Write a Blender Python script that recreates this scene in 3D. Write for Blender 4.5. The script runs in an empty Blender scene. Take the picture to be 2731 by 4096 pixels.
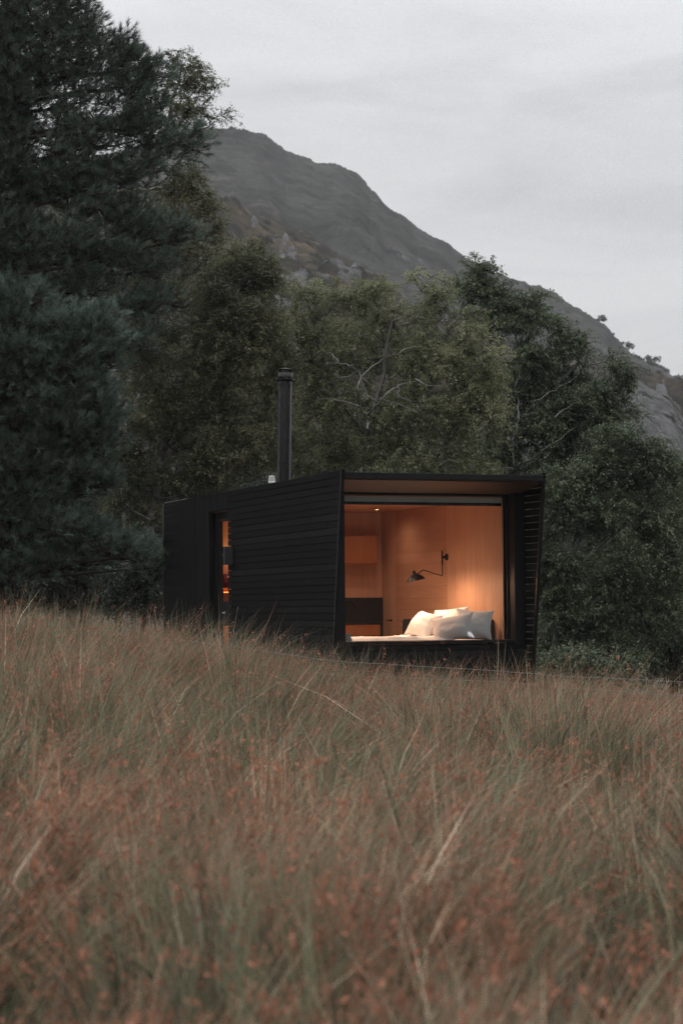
import bpy, math, random
import numpy as np
from mathutils import Matrix, Vector
R_ = math.radians
rng = np.random.default_rng(7)
random.seed(7)
sc = bpy.context.scene
col = sc.collection
CAMZ = 1.35
F, PITCH, ROLL, YAW = 8217.3, .04825, .00898, .36703      # focal length in pixels of the 2731x4096 frame
HAZE = True

# ------------------------------------------------------------------ helpers
def ray(px, py):
    """direction (forward = 1) through a point of the 2731x4096 frame"""
    ru, rv = px - 1365.5, 2048 - py
    cr, sr = math.cos(ROLL), math.sin(ROLL)
    a, b = (ru*cr + rv*sr)/F, (-ru*sr + rv*cr)/F
    c, s = math.cos(PITCH), math.sin(PITCH)
    d = np.array([a, c - b*s, s + b*c])
    return d/d[1]
K = 2731/1568
def at(x, y, Y):
    """world point at distance Y for a point measured on the 1568 px wide view"""
    return ray(x*K, y*K)*Y + np.array([0, 0, CAMZ])

def link(o, parent=None):
    col.objects.link(o)
    if parent is not None: o.parent = parent
    return o
def tag(o, label=None, cat=None, group=None, kind=None):
    for k, v in (('label', label), ('category', cat), ('group', group), ('kind', kind)):
        if v: o[k] = v
    return o
def empty(name, loc=(0, 0, 0), rot=(0, 0, 0), parent=None):
    o = bpy.data.objects.new(name, None); o.empty_display_size = .2
    link(o, parent); o.location = loc; o.rotation_euler = rot
    return o
def np_mesh(name, V, faces, mats, parent=None, mat_idx=None, attrs=None, smooth=False):
    """faces: list of int arrays (m,k)"""
    me = bpy.data.meshes.new(name)
    V = np.asarray(V, np.float32)
    me.vertices.add(len(V)); me.vertices.foreach_set('co', V.ravel())
    nl = sum(f.size for f in faces); nf = sum(len(f) for f in faces)
    me.loops.add(nl); me.polygons.add(nf)
    me.loops.foreach_set('vertex_index', np.concatenate([f.ravel() for f in faces]).astype(np.int32))
    tot = np.concatenate([np.full(len(f), f.shape[1]) for f in faces]).astype(np.int32)
    st = np.concatenate([[0], np.cumsum(tot)[:-1]]).astype(np.int32)
    me.polygons.foreach_set('loop_start', st)
    try: me.polygons.foreach_set('loop_total', tot)
    except Exception: pass
    if mat_idx is not None: me.polygons.foreach_set('material_index', np.asarray(mat_idx, np.int32))
    me.polygons.foreach_set('use_smooth', np.full(nf, smooth))
    for k, (typ, data) in (attrs or {}).items():
        a = me.attributes.new(k, typ, 'POINT')
        if typ == 'FLOAT': a.data.foreach_set('value', np.asarray(data, np.float32).ravel())
        else: a.data.foreach_set('color', np.asarray(data, np.float32).ravel())
    me.update(calc_edges=True)
    for m in (mats if isinstance(mats, (list, tuple)) else [mats]): me.materials.append(m)
    return link(bpy.data.objects.new(name, me), parent)

class MB:
    """collects boxes, prisms, tubes; build() links them as one mesh"""
    def __init__(s): s.v = []; s.f = []; s.t = []; s.mi = []; s.n = 0
    def add(s, V, Fs, tint=None, mi=0):
        V = np.asarray(V, float)
        tint = random.random() if tint is None else tint
        s.v.append(V); s.t += [tint]*len(V)
        for f in Fs: s.f.append(tuple(i + s.n for i in f)); s.mi.append(mi)
        s.n += len(V); return s
    def box(s, x0, x1, y0, y1, z0, z1, tint=None, mi=0):
        V = [(x, y, z) for z in (z0, z1) for y in (y0, y1) for x in (x0, x1)]
        return s.add(V, [(0, 2, 3, 1), (4, 5, 7, 6), (0, 1, 5, 4), (2, 6, 7, 3), (0, 4, 6, 2), (1, 3, 7, 5)], tint, mi)
    def hexa(s, V, tint=None, mi=0):
        return s.add(V, [(0, 2, 3, 1), (4, 5, 7, 6), (0, 1, 5, 4), (2, 6, 7, 3), (0, 4, 6, 2), (1, 3, 7, 5)], tint, mi)
    def lathe(s, prof, c=(0, 0, 0), n=32, tint=None, axis='z', mi=0, M=None, caps=True):
        V = []; Fs = []
        for r, z in prof:
            for i in range(n):
                a = 2*math.pi*i/n; V.append((r*math.cos(a), r*math.sin(a), z))
        for j in range(len(prof) - 1):
            for i in range(n):
                k = (i + 1) % n; Fs.append((j*n + i, j*n + k, (j + 1)*n + k, (j + 1)*n + i))
        if caps: Fs.append(tuple(range(n))[::-1]); Fs.append(tuple((len(prof) - 1)*n + i for i in range(n)))
        V = np.array(V)
        if axis == 'x': V = V[:, [2, 0, 1]]
        if axis == 'y': V = V[:, [0, 2, 1]]
        if M is not None: V = V @ np.array(M).T
        return s.add(V + np.array(c), Fs, tint, mi)
    def tube(s, pts, r, n=8, tint=None, mi=0):
        pts = np.array(pts, float); m = len(pts); V = []; Fs = []
        rr = np.broadcast_to(r, (m,))
        for j in range(m):
            d = pts[min(j + 1, m - 1)] - pts[max(j - 1, 0)]; d /= np.linalg.norm(d) + 1e-9
            ref = np.array([0, 0, 1.]) if abs(d[2]) < .9 else np.array([1., 0, 0])
            a = np.cross(d, ref); a /= np.linalg.norm(a); b = np.cross(d, a)
            for i in range(n):
                t = 2*math.pi*i/n; V.append(pts[j] + rr[j]*(math.cos(t)*a + math.sin(t)*b))
        for j in range(m - 1):
            for i in range(n):
                k = (i + 1) % n; Fs.append((j*n + i, j*n + k, (j + 1)*n + k, (j + 1)*n + i))
        Fs.append(tuple(range(n))[::-1]); Fs.append(tuple((m - 1)*n + i for i in range(n)))
        return s.add(V, Fs, tint, mi)
    def build(s, name, mats, parent=None, smooth=False, bevel=0, autosmooth=False):
        me = bpy.data.meshes.new(name)
        me.from_pydata([tuple(p) for p in np.concatenate(s.v)], [], s.f)
        me.polygons.foreach_set('material_index', s.mi)
        a = me.attributes.new('tint', 'FLOAT', 'POINT'); a.data.foreach_set('value', s.t)
        for m in (mats if isinstance(mats, (list, tuple)) else [mats]): me.materials.append(m)
        o = link(bpy.data.objects.new(name, me), parent)
        if smooth or autosmooth: me.polygons.foreach_set('use_smooth', [True]*len(me.polygons))
        if autosmooth:
            me.set_sharp_from_angle(angle=R_(35))
        if bevel:
            b = o.modifiers.new('bevel', 'BEVEL'); b.width = bevel; b.segments = 2; b.limit_method = 'ANGLE'
        return o

def vnoise(P, seed=0):
    """value noise, P (n,d) -> 0..1"""
    P = np.asarray(P, float); d = P.shape[1]
    i = np.floor(P).astype(np.int64); f = P - i; f = f*f*(3 - 2*f)
    out = np.zeros(len(P))
    for c in range(2**d):
        off = np.array([(c >> k) & 1 for k in range(d)]); q = i + off
        h = np.full(len(P), seed*1013 + 12345, np.int64)
        for k in range(d): h = (h*1664525 + q[:, k]*(374761393 + 668265263*k)) & 0x7fffffff
        h = ((h ^ (h >> 13))*1274126177) & 0x7fffffff; h = (h ^ (h >> 16)) & 0xffff
        w = np.prod(np.where(off, f, 1 - f), axis=1)
        out += w*h/65535.
    return out
def fbm(P, oct=4, seed=0, gain=.5):
    P = np.asarray(P, float); s = 0; a = 1; t = 0
    for o in range(oct):
        s = s + a*vnoise(P*2**o + 17.3*o, seed + o); t += a; a *= gain
    return s/t
def unit(v): return v/(np.linalg.norm(v, axis=-1, keepdims=True) + 1e-9)

# ------------------------------------------------------------------ materials
class NT:
    def __init__(s, name):
        m = bpy.data.materials.new(name); m.use_nodes = True; s.m = m
        s.t = m.node_tree; s.t.nodes.clear(); s.out = s.n('ShaderNodeOutputMaterial')
    def n(s, typ, **kw):
        nd = s.t.nodes.new(typ)
        for k, v in kw.items():
            if k.startswith('i_'):
                key = k[2:]; key = int(key) if key.isdigit() else key.replace('_', ' ')
                nd.inputs[key].default_value = v
            else: setattr(nd, k, v)
        return nd
    def l(s, a, b): s.t.links.new(a, b)
    def ramp(s, fac, stops):
        r = s.n('ShaderNodeValToRGB'); e = r.color_ramp.elements
        while len(e) < len(stops): e.new(.5)
        for el, (p, c) in zip(e, stops): el.position = p; el.color = (*c, 1) if len(c) == 3 else c
        s.l(fac, r.inputs[0]); return r.outputs[0]
    def bsdf(s, rough=.6, metal=0., spec=.5, color=None):
        b = s.n('ShaderNodeBsdfPrincipled'); b.inputs['Roughness'].default_value = rough
        b.inputs['Metallic'].default_value = metal; b.inputs['Specular IOR Level'].default_value = spec
        if color is not None:
            if hasattr(color, 'links'): s.l(color, b.inputs['Base Color'])
            else: b.inputs['Base Color'].default_value = (*color, 1)
        return b
    def finish(s, b): s.l(b.outputs[0], s.out.inputs[0]); return s.m
    def noise(s, scale, detail=4, rough=.55, stretch=None, coord='Object', dist=0.):
        tc = s.n('ShaderNodeTexCoord'); src = tc.outputs[coord]
        if stretch:
            mp = s.n('ShaderNodeMapping'); mp.inputs['Scale'].default_value = stretch
            s.l(src, mp.inputs[0]); src = mp.outputs[0]
        nz = s.n('ShaderNodeTexNoise'); nz.inputs['Scale'].default_value = scale
        nz.inputs['Detail'].default_value = detail; nz.inputs['Roughness'].default_value = rough
        nz.inputs['Distortion'].default_value = dist
        s.l(src, nz.inputs['Vector']); return nz.outputs[0]
    def attr(s, name, out='Fac'):
        a = s.n('ShaderNodeAttribute', attribute_name=name); return a.outputs[out]
    def math(s, op, a, b):
        m = s.n('ShaderNodeMath', operation=op)
        for i, v in enumerate((a, b)):
            if hasattr(v, 'links'): s.l(v, m.inputs[i])
            else: m.inputs[i].default_value = v
        return m.outputs[0]
    def mix(s, fac, a, b, typ='MIX'):
        m = s.n('ShaderNodeMix', data_type='RGBA', blend_type=typ)
        for k, v in ((0, fac), (6, a), (7, b)):
            if hasattr(v, 'links'): s.l(v, m.inputs[k])
            else: m.inputs[k].default_value = v if k == 0 else (*v, 1)
        return m.outputs[2]
    def bump(s, h, b, strength=.3, dist=.01):
        bp = s.n('ShaderNodeBump'); bp.inputs['Strength'].default_value = strength
        bp.inputs['Distance'].default_value = dist; s.l(h, bp.inputs['Height'])
        s.l(bp.outputs[0], b.inputs['Normal'])

def mat_plain(name, c, rough=.6, metal=0., spec=.5, var=.15, scale=30, bump=0.):
    t = NT(name); nz = t.noise(scale)
    c0 = tuple(x*(1 - var) for x in c); c1 = tuple(min(1, x*(1 + var)) for x in c)
    b = t.bsdf(rough, metal, spec, t.ramp(nz, [(.3, c0), (.7, c1)]))
    if bump: t.bump(nz, b, bump, .004)
    return t.finish(b)
def mat_charred(name, stretch):
    t = NT(name); g = t.noise(18, 6, .65, stretch, dist=.4); big = t.noise(1.7, 3)
    tint = t.attr('tint')
    v = t.math('ADD', t.math('MULTIPLY', g, .45), t.math('ADD', t.math('MULTIPLY', tint, .32), t.math('MULTIPLY', big, .30)))
    c = t.ramp(v, [(.28, (.0018, .0018, .0019)), (.55, (.0052, .0052, .0054)), (.85, (.015, .015, .0156))])
    b = t.bsdf(.75, 0, .10, c); t.bump(g, b, .35, .006)
    # pale weathering specks
    sp = t.n('ShaderNodeTexNoise'); sp.inputs['Scale'].default_value = 55; sp.inputs['Detail'].default_value = 2
    tc = t.n('ShaderNodeTexCoord'); t.l(tc.outputs['Object'], sp.inputs['Vector'])
    m = t.ramp(sp.outputs[0], [(.74, (0, 0, 0)), (.78, (1, 1, 1))])
    c2 = t.mix(m, c, (.05, .05, .05)); t.l(c2, b.inputs['Base Color'])
    return t.finish(b)
def mat_ply(name, stretch, dark=(.48, .275, .175), light=(.65, .42, .29)):
    t = NT(name); g = t.noise(9, 6, .6, stretch, dist=.6); big = t.noise(1.1, 3)
    v = t.math('ADD', t.math('MULTIPLY', g, .6), t.math('ADD', t.math('MULTIPLY', big, .25), t.math('MULTIPLY', t.attr('tint'), .15)))
    b = t.bsdf(.48, 0, .4, t.ramp(v, [(.3, dark), (.7, light)])); t.bump(g, b, .08, .002)
    return t.finish(b)
def mat_leaf(name, stops, trans=.25, rough=.45, spec=.45):
    t = NT(name); a = t.attr('tint'); c = t.ramp(a, stops)
    b = t.bsdf(rough, 0, spec, c)
    tr = t.n('ShaderNodeBsdfTranslucent'); t.l(c, tr.inputs[0])
    mx = t.n('ShaderNodeMixShader'); mx.inputs[0].default_value = trans
    t.l(b.outputs[0], mx.inputs[1]); t.l(tr.outputs[0], mx.inputs[2]); t.l(mx.outputs[0], t.out.inputs[0])
    return t.m
def mat_bark(name, dark, light, scale=14, stretch=(1, 1, .25)):
    t = NT(name); g = t.noise(scale, 5, .65, stretch)
    b = t.bsdf(.85, 0, .2, t.ramp(g, [(.32, dark), (.68, light)])); t.bump(g, b, .6, .02)
    return t.finish(b)
def mat_emit(name, c, s):
    t = NT(name); e = t.n('ShaderNodeEmission'); e.inputs[0].default_value = (*c, 1); e.inputs[1].default_value = s
    t.l(e.outputs[0], t.out.inputs[0]); return t.m
def mat_glass(name):
    t = NT(name); tr = t.n('ShaderNodeBsdfTransparent'); tr.inputs[0].default_value = (.93, .95, .94, 1)
    gl = t.n('ShaderNodeBsdfGlossy'); gl.inputs['Roughness'].default_value = .01; gl.inputs[0].default_value = (1, 1, 1, 1)
    fr = t.n('ShaderNodeFresnel'); fr.inputs[0].default_value = 1.45
    mx = t.n('ShaderNodeMixShader'); t.l(fr.outputs[0], mx.inputs[0]); t.l(tr.outputs[0], mx.inputs[1]); t.l(gl.outputs[0], mx.inputs[2])
    t.l(mx.outputs[0], t.out.inputs[0]); return t.m

M = {}
M['char_h'] = mat_charred('charred_boards_level', (1, .12, 1))
M['char_v'] = mat_charred('charred_boards_upright', (1, 1, .08))
M['black_metal'] = mat_plain('black_metal', (.0045, .0045, .005), .42, 0, .22, .2, 6)
M['flue'] = mat_plain('black_flue_enamel', (.006, .006, .0065), .2, 0, .6, .15, 4)
M['dark_back'] = mat_plain('dark_lining', (.006, .006, .006), .9, 0, .1)
M['ply_v'] = mat_ply('birch_ply_upright', (1, 1, .1))
M['ply_h'] = mat_ply('birch_ply_level', (1, .1, 1), (.42, .23, .14), (.57, .345, .225))
M['oak'] = mat_ply('cupboard_oak', (1, 1, .06), (.27, .098, .032), (.38, .155, .055))
M['soffit'] = mat_ply('soffit_board', (.15, 1, 1), (.055, .037, .028), (.085, .058, .043))
M['stone_black'] = mat_plain('black_worktop', (.01, .01, .01), .35, 0, .5, .3, 8)
M['linen'] = mat_plain('white_linen', (.86, .855, .85), .9, 0, .15, .03, 60, .15)
M['felt'] = mat_plain('charcoal_felt', (.045, .048, .05), .95, 0, .1, .2, 90, .4)
M['blind'] = mat_plain('grey_blind_fabric', (.86, .88, .86), .9, 0, .1, .06, 120)
M['paper'] = mat_plain('book_pages', (.42, .40, .36), .9, 0, .1, .1, 80)
M['book_blue'] = mat_plain('pale_blue_cover', (.45, .55, .60), .6)
M['book_grey'] = mat_plain('grey_cover', (.20, .19, .18), .6)
M['red'] = mat_plain('dark_red_glass', (.10, .006, .005), .35, 0, .4)
M['wire'] = mat_plain('dull_wire', (.20, .205, .21), .5, .3, .4)
M['steel'] = mat_plain('galvanised_steel', (.42, .43, .45), .45, .6, .5)
M['white_plastic'] = mat_plain('pale_grey_plastic', (.55, .55, .55), .5)
M['glass'] = mat_glass('window_glass')
M['bulb'] = mat_emit('warm_bulb', (1, .62, .28), 14)
M['hall_bulb'] = mat_emit('warm_hall_bulb', (1, .62, .25), 10)
M['petal'] = mat_plain('dried_petals', (.7, .65, .58), .9)
M['post'] = mat_bark('weathered_post', (.05, .045, .04), (.16, .15, .135))
M['box_grey'] = mat_plain('dark_grey_plastic', (.018, .018, .019), .5)
M['lens'] = mat_plain('grey_ring', (.06, .06, .06), .3)
M['bark_pine'] = mat_bark('pine_bark', (.012, .01, .009), (.05, .038, .03))
M['bark_birch'] = mat_bark('birch_bark', (.03, .026, .024), (.34, .32, .30), 9, (1, 1, 2.2))
M['bark_grey'] = mat_bark('grey_lichen_bark', (.06, .056, .052), (.20, .195, .185), 16)
M['bark_dark'] = mat_bark('dark_bark', (.015, .013, .012), (.05, .045, .04))
M['needles'] = mat_leaf('pine_needles', [(0, (.028, .043, .032)), (.5, (.064, .097, .074)), (1, (.14, .187, .15))], .25, .45, .4)
M['birch_leaf'] = mat_leaf('birch_leaves', [(0, (.058, .068, .034)), (.5, (.118, .128, .068)), (.96, (.21, .21, .12)), (1, (.34, .18, .06))], .4, .4)
M['willow_leaf'] = mat_leaf('willow_leaves', [(0, (.12, .135, .07)), (.5, (.215, .232, .128)), (1, (.34, .345, .21))], .45, .4)
M['alder_leaf'] = mat_leaf('alder_leaves', [(0, (.042, .062, .034)), (.5, (.09, .122, .068)), (1, (.18, .22, .13))], .38, .35)
M['shrub_leaf'] = mat_leaf('shrub_leaves', [(0, (.03, .042, .03)), (.5, (.055, .075, .054)), (1, (.13, .155, .12))], .2, .35)
M['far_leaf'] = mat_leaf('far_leaves', [(0, (.02, .022, .018)), (1, (.045, .048, .038))], .2)

# grass: blade colour with base shade painted in, stored per blade
t = NT('grass_blades'); c = t.attr('blade', 'Color')
b = t.bsdf(.6, 0, .25, c); tr = t.n('ShaderNodeBsdfTranslucent'); t.l(c, tr.inputs[0])
mx = t.n('ShaderNodeMixShader'); mx.inputs[0].default_value = .35
t.l(b.outputs[0], mx.inputs[1]); t.l(tr.outputs[0], mx.inputs[2]); t.l(mx.outputs[0], t.out.inputs[0]); M['grass'] = t.m
# ground
t = NT('meadow_soil'); nz = t.noise(1.5, 6, .6); b = t.bsdf(.95, 0, .1, t.ramp(nz, [(.3, (.03, .024, .016)), (.55, (.07, .055, .035)), (.8, (.06, .07, .035))]))
M['ground'] = t.finish(b)
# hills
def mat_hill(name, heath, grass_c, rust, rock, scale, rocky):
    t = NT(name)
    big = t.noise(.03*scale, 8, .7, None, 'Object', .6); mid = t.noise(.07*scale, 7, .7, None, 'Object', .6); fine = t.noise(.35*scale, 7, .75, None)
    c = t.mix(t.ramp(big, [(.42, (0, 0, 0)), (.58, (1, 1, 1))]), heath, grass_c)
    c = t.mix(t.ramp(mid, [(.57, (0, 0, 0)), (.66, (1, 1, 1))]), c, rust)
    c = t.mix(t.ramp(fine, [(.35, (0, 0, 0)), (.7, (1, 1, 1))]), c, t.mix(.5, c, (0.02, .02, .018)))
    r = t.attr('rock'); rk = t.mix(t.ramp(fine, [(.35, (0, 0, 0)), (.65, (1, 1, 1))]), tuple(x*.3 for x in rock), rock)
    c = t.mix(t.ramp(r, [(.45, (0, 0, 0)), (.6, (1, 1, 1))]), c, rk)
    scrub = t.n('ShaderNodeTexNoise'); scrub.inputs['Scale'].default_value = .085*scale; scrub.inputs['Detail'].default_value = 7; scrub.inputs['Roughness'].default_value = .7
    tcs = t.n('ShaderNodeTexCoord'); t.l(tcs.outputs['Object'], scrub.inputs['Vector'])
    c = t.mix(t.ramp(scrub.outputs[0], [(.52, (0, 0, 0)), (.57, (1, 1, 1))]), c, (.032, .034, .030))
    b = t.bsdf(.95, 0, .1, c); t.bump(fine, b, .9, 2.5)
    return t.finish(b)
M['hill'] = mat_hill('heather_hillside', (.033, .033, .034), (.076, .078, .075), (.12, .112, .10), (.16, .16, .165), 1, 0)
M['spur'] = mat_hill('rocky_spur', (.06, .056, .05), (.115, .10, .075), (.27, .195, .14), (.25, .25, .255), 2.2, 1)

# ------------------------------------------------------------------ camera
cam = bpy.data.objects.new('camera', bpy.data.cameras.new('camera')); col.objects.link(cam)
fw = Vector((0, math.cos(PITCH), math.sin(PITCH))); up0 = Vector((0, -math.sin(PITCH), math.cos(PITCH))); ex = Vector((1, 0, 0))
X = ex*math.cos(ROLL) - up0*math.sin(ROLL); Yv = ex*math.sin(ROLL) + up0*math.cos(ROLL)
mw = Matrix((X, Yv, -fw)).transposed().to_4x4(); mw.translation = (0, 0, CAMZ); cam.matrix_world = mw
cam.data.sensor_width = 36; cam.data.lens = F/4096*36; cam.data.clip_end = 6000; cam.data.clip_start = .1
cam.data.dof.use_dof = True; cam.data.dof.focus_distance = 27.3; cam.data.dof.aperture_fstop = 3.5
sc.camera = cam

# ------------------------------------------------------------------ light
w = bpy.data.worlds.new('World'); sc.world = w; w.use_nodes = True
nt = w.node_tree; nt.nodes.clear()
def wn(typ): return nt.nodes.new(typ)
out = wn('ShaderNodeOutputWorld'); bg = wn('ShaderNodeBackground'); bg.inputs[1].default_value = .1
sky = wn('ShaderNodeTexSky'); sky.sky_type = 'NISHITA'; sky.sun_disc = False
SUN_EL, SUN_AZ = 58, 205
sky.sun_elevation = R_(SUN_EL); sky.sun_rotation = R_(SUN_AZ)
tc = wn('ShaderNodeTexCoord'); mp = wn('ShaderNodeMapping'); mp.inputs['Scale'].default_value = (1.6, 1.6, 7)
mp.inputs['Rotation'].default_value = (0, R_(8), 0)
nt.links.new(tc.outputs['Generated'], mp.inputs[0])
nz = wn('ShaderNodeTexNoise'); nz.inputs['Scale'].default_value = 3.2; nz.inputs['Detail'].default_value = 7; nz.inputs['Roughness'].default_value = .55; nz.inputs['Distortion'].default_value = .5
nt.links.new(mp.outputs[0], nz.inputs['Vector'])
rp = wn('ShaderNodeValToRGB'); e = rp.color_ramp.elements
e[0].position = .36; e[0].color = (7.1, 7.12, 7.25, 1); e[1].position = .58; e[1].color = (8.5, 8.5, 8.58, 1)
nt.links.new(nz.outputs[0], rp.inputs[0])
mxw = wn('ShaderNodeMix'); mxw.data_type = 'RGBA'; mxw.inputs[0].default_value = .93
nt.links.new(sky.outputs[0], mxw.inputs[6]); nt.links.new(rp.outputs[0], mxw.inputs[7])
sx = wn('ShaderNodeSeparateXYZ'); nt.links.new(tc.outputs['Generated'], sx.inputs[0])
mr = wn('ShaderNodeMapRange'); mr.inputs[1].default_value = .22; mr.inputs[2].default_value = 1; mr.inputs[3].default_value = .88; mr.inputs[4].default_value = 2.8
nt.links.new(sx.outputs['Z'], mr.inputs[0])
vm = wn('ShaderNodeVectorMath'); vm.operation = 'SCALE'; nt.links.new(mxw.outputs[2], vm.inputs[0]); nt.links.new(mr.outputs[0], vm.inputs['Scale'])
nt.links.new(vm.outputs[0], bg.inputs[0]); nt.links.new(bg.outputs[0], out.inputs[0])
sun = bpy.data.objects.new('sun', bpy.data.lights.new('sun', 'SUN')); col.objects.link(sun)
sun.data.energy = 1.2; sun.data.angle = R_(45); sun.data.color = (1, .97, .93)
a = R_(SUN_AZ); d = Vector((math.sin(a)*math.cos(R_(SUN_EL)), math.cos(a)*math.cos(R_(SUN_EL)), math.sin(R_(SUN_EL))))
sun.rotation_euler = d.to_track_quat('Z', 'Y').to_euler(); sun.location = (0, 0, 60)

# ------------------------------------------------------------------ terrain
def smooth(a, b, x):
    t = np.clip((x - a)/(b - a), 0, 1); return t*t*(3 - 2*t)
def terrain(x, y):
    x = np.asarray(x, float); y = np.asarray(y, float)
    xs = 12*np.tanh(x/12)
    z = -1.38 - .15*smooth(8, 22, y) - .135*xs*smooth(5, 20, y) + .12*smooth(30, 60, y)
    z = z + .22*(vnoise(np.stack([x*.55, y*.4], -1).reshape(-1, 2), 5).reshape(x.shape) - .5)
    return z + CAMZ
rr = np.concatenate([np.linspace(.3, 60, 150), np.geomspace(62, 2500, 50)]); aa = np.linspace(0, 2*np.pi, 181)[:-1]
RR, AA = np.meshgrid(rr, aa, indexing='ij'); gx, gy = RR*np.sin(AA), RR*np.cos(AA)
gz = terrain(gx, gy)
n_a = len(aa); idx = np.arange(len(rr)*n_a).reshape(len(rr), n_a)
q = np.stack([idx[:-1, :], idx[1:, :], np.roll(idx, -1, 1)[1:, :], np.roll(idx, -1, 1)[:-1, :]], -1).reshape(-1, 4)
centre = np.array([[0, 0, float(terrain(np.array([0.]), np.array([0.]))[0])]])
V = np.concatenate([np.stack([gx, gy, gz], -1).reshape(-1, 3), centre]); fan = np.stack([idx[0], np.roll(idx[0], -1), np.full(n_a, len(V) - 1)], -1)[:, ::-1]
tag(np_mesh('ground', V, [q[:, ::-1], fan], M['ground'], smooth=True), 'sloping rough meadow ground', None, None, 'structure')

def hill(name, prof, R0, R1, mat, label, power, amp, seed, nx=900, ny=240, rockthr=.62, rocky=1., z0=-3, rsc=26):
    xs = np.linspace(-1300, 2900, nx)
    px = np.array([p[0] for p in prof], float); py = np.array([p[1] for p in prof], float)
    ridge = np.interp(xs, px, py) + 8*(fbm(xs[:, None]/16, 5, seed + 50, .7) - .5) + 6
    tt = np.concatenate([np.linspace(0, 1, ny), np.linspace(1.03, 1.5, 12)])
    V = np.zeros((nx, len(tt), 3)); 
    for i, x in enumerate(xs):
        top = at(x, ridge[i], R1)
        d = np.array([top[0], R1]); hz = top[2]
        for_t = np.where(tt <= 1, tt, 1)
        s = R0/R1 + (1 - R0/R1)*tt
        V[i, :, 0] = d[0]*s; V[i, :, 1] = d[1]*s
        zz = z0 + (hz - z0)*for_t**power
        zz = np.where(tt > 1, hz - (tt - 1)*hz*1.2, zz); V[i, :, 2] = zz
    P = V.reshape(-1, 3); T = np.broadcast_to(tt, (nx, len(tt))).ravel()
    Q = np.stack([P[:, 0]*.8 + P[:, 1]*.6, -P[:, 0]*.6 + P[:, 1]*.8, P[:, 2]*1.3 + P[:, 0]*.2], -1)
    n1 = .5 - 2*np.abs(fbm(Q/70, 5, seed, .55) - .5); n2 = fbm(Q/14, 5, seed + 9, .62) - .5
    rock = fbm(np.stack([P[:, 0]/rsc, P[:, 1]/(2.2*rsc), P[:, 2]/(.7*rsc)], -1), 6, seed + 20, .68)
    rk = np.clip((rock - rockthr)/.08, 0, 1)*rocky
    env = np.clip(1 - np.abs(T - 1)*14, 0, 1)
    amps = amp*(1 - .93*env)
    P[:, 2] += amps*(n1*2 + n2*1.3) + rk*amp*.28*(1 - .5*env) + env*amp*.12*n2
    idx = np.arange(nx*len(tt)).reshape(nx, len(tt))
    q = np.stack([idx[:-1, :-1], idx[1:, :-1], idx[1:, 1:], idx[:-1, 1:]], -1).reshape(-1, 4)
    o = np_mesh(name, P, [q], mat, attrs={'rock': ('FLOAT', np.clip(rk + .2*(n2 + .3)*(rk > 0), 0, 1))}, smooth=True)
    tag(o, label, None, None, 'structure'); return o
far = [(-1300, 620), (-600, 520), (-200, 470), (0, 430), (200, 372), (350, 330), (430, 314), (470, 312), (500, 309), (530, 310), (560, 314), (600, 320), (622, 330), (645, 350), (655, 360), (680, 365), (700, 368), (720, 378), (745, 381), (770, 381), (800, 392), (825, 404), (838, 417), (848, 436), (862, 440), (872, 456), (880, 470), (900, 483), (920, 492), (935, 506), (955, 525), (985, 543), (1010, 556), (1030, 568), (1065, 595), (1100, 618), (1150, 645), (1200, 664), (1240, 680), (1262, 683), (1280, 690), (1300, 708), (1315, 720), (1335, 724), (1350, 732), (1380, 752), (1398, 770), (1410, 790), (1430, 812), (1450, 832), (1480, 848), (1510, 856), (1540, 874), (1568, 893), (1700, 960), (2000, 1080), (2900, 1250)]
hill('hills', far, 170, 620, M['hill'], 'tall heather covered fell rising behind the trees', 1.0, 5, 3, rockthr=.67, rocky=1, rsc=14)
near = [(-1300, 640), (-300, 560), (200, 470), (350, 470), (430, 490), (490, 512), (510, 520), (545, 528), (575, 548), (590, 562), (640, 585), (660, 600), (700, 608), (725, 625), (745, 634), (775, 642), (800, 650), (850, 656), (885, 682), (950, 730), (1100, 800), (1250, 850), (1340, 868), (1430, 880), (1480, 898), (1520, 915), (1568, 935), (1700, 985), (2200, 1150), (2900, 1280)]
hill('rocky_hill', near, 110, 300, M['spur'], 'lower rocky spur with rust coloured grass in front of the fell', .9, 6, 11, rockthr=.61, rocky=1, nx=900, ny=260, rsc=16)
crag = [(-1300, 1400), (900, 1400), (1250, 1150), (1400, 985), (1440, 962), (1470, 958), (1500, 975), (1540, 1005), (1568, 1040), (1640, 1100), (1800, 1150), (2900, 1300)]
hill('rock_outcrop_hill', crag, 90, 170, M['spur'], 'grey rock outcrop knoll beyond the dark trees', .7, 4, 31, rockthr=.47, rocky=1, nx=900, ny=160, rsc=14)

# unseen hillside behind the camera, added to darken the window reflection
na, nr_ = 160, 60
az = np.linspace(R_(80), R_(280), na); rd = np.linspace(90, 620, nr_)
AZ, RD = np.meshgrid(az, rd, indexing='ij'); bx_, by_ = RD*np.sin(AZ), RD*np.cos(AZ)
P2 = np.stack([bx_.ravel()/120, by_.ravel()/120], -1)
bz_ = -3 + (RD.ravel() - 90)/530*105*(.75 + .5*fbm(P2*.6, 2, 70)) + 10*(fbm(P2*2, 4, 71) - .5)
idx = np.arange(na*nr_).reshape(na, nr_); q = np.stack([idx[:-1, :-1], idx[1:, :-1], idx[1:, 1:], idx[:-1, 1:]], -1).reshape(-1, 4)
tag(np_mesh('unseen_hills', np.stack([bx_.ravel(), by_.ravel(), bz_], -1), [q], M['hill'], attrs={'rock': ('FLOAT', np.zeros(na*nr_))}, smooth=True), 'unseen hillside behind the camera, added to darken the window reflection', None, None, 'structure')

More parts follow.
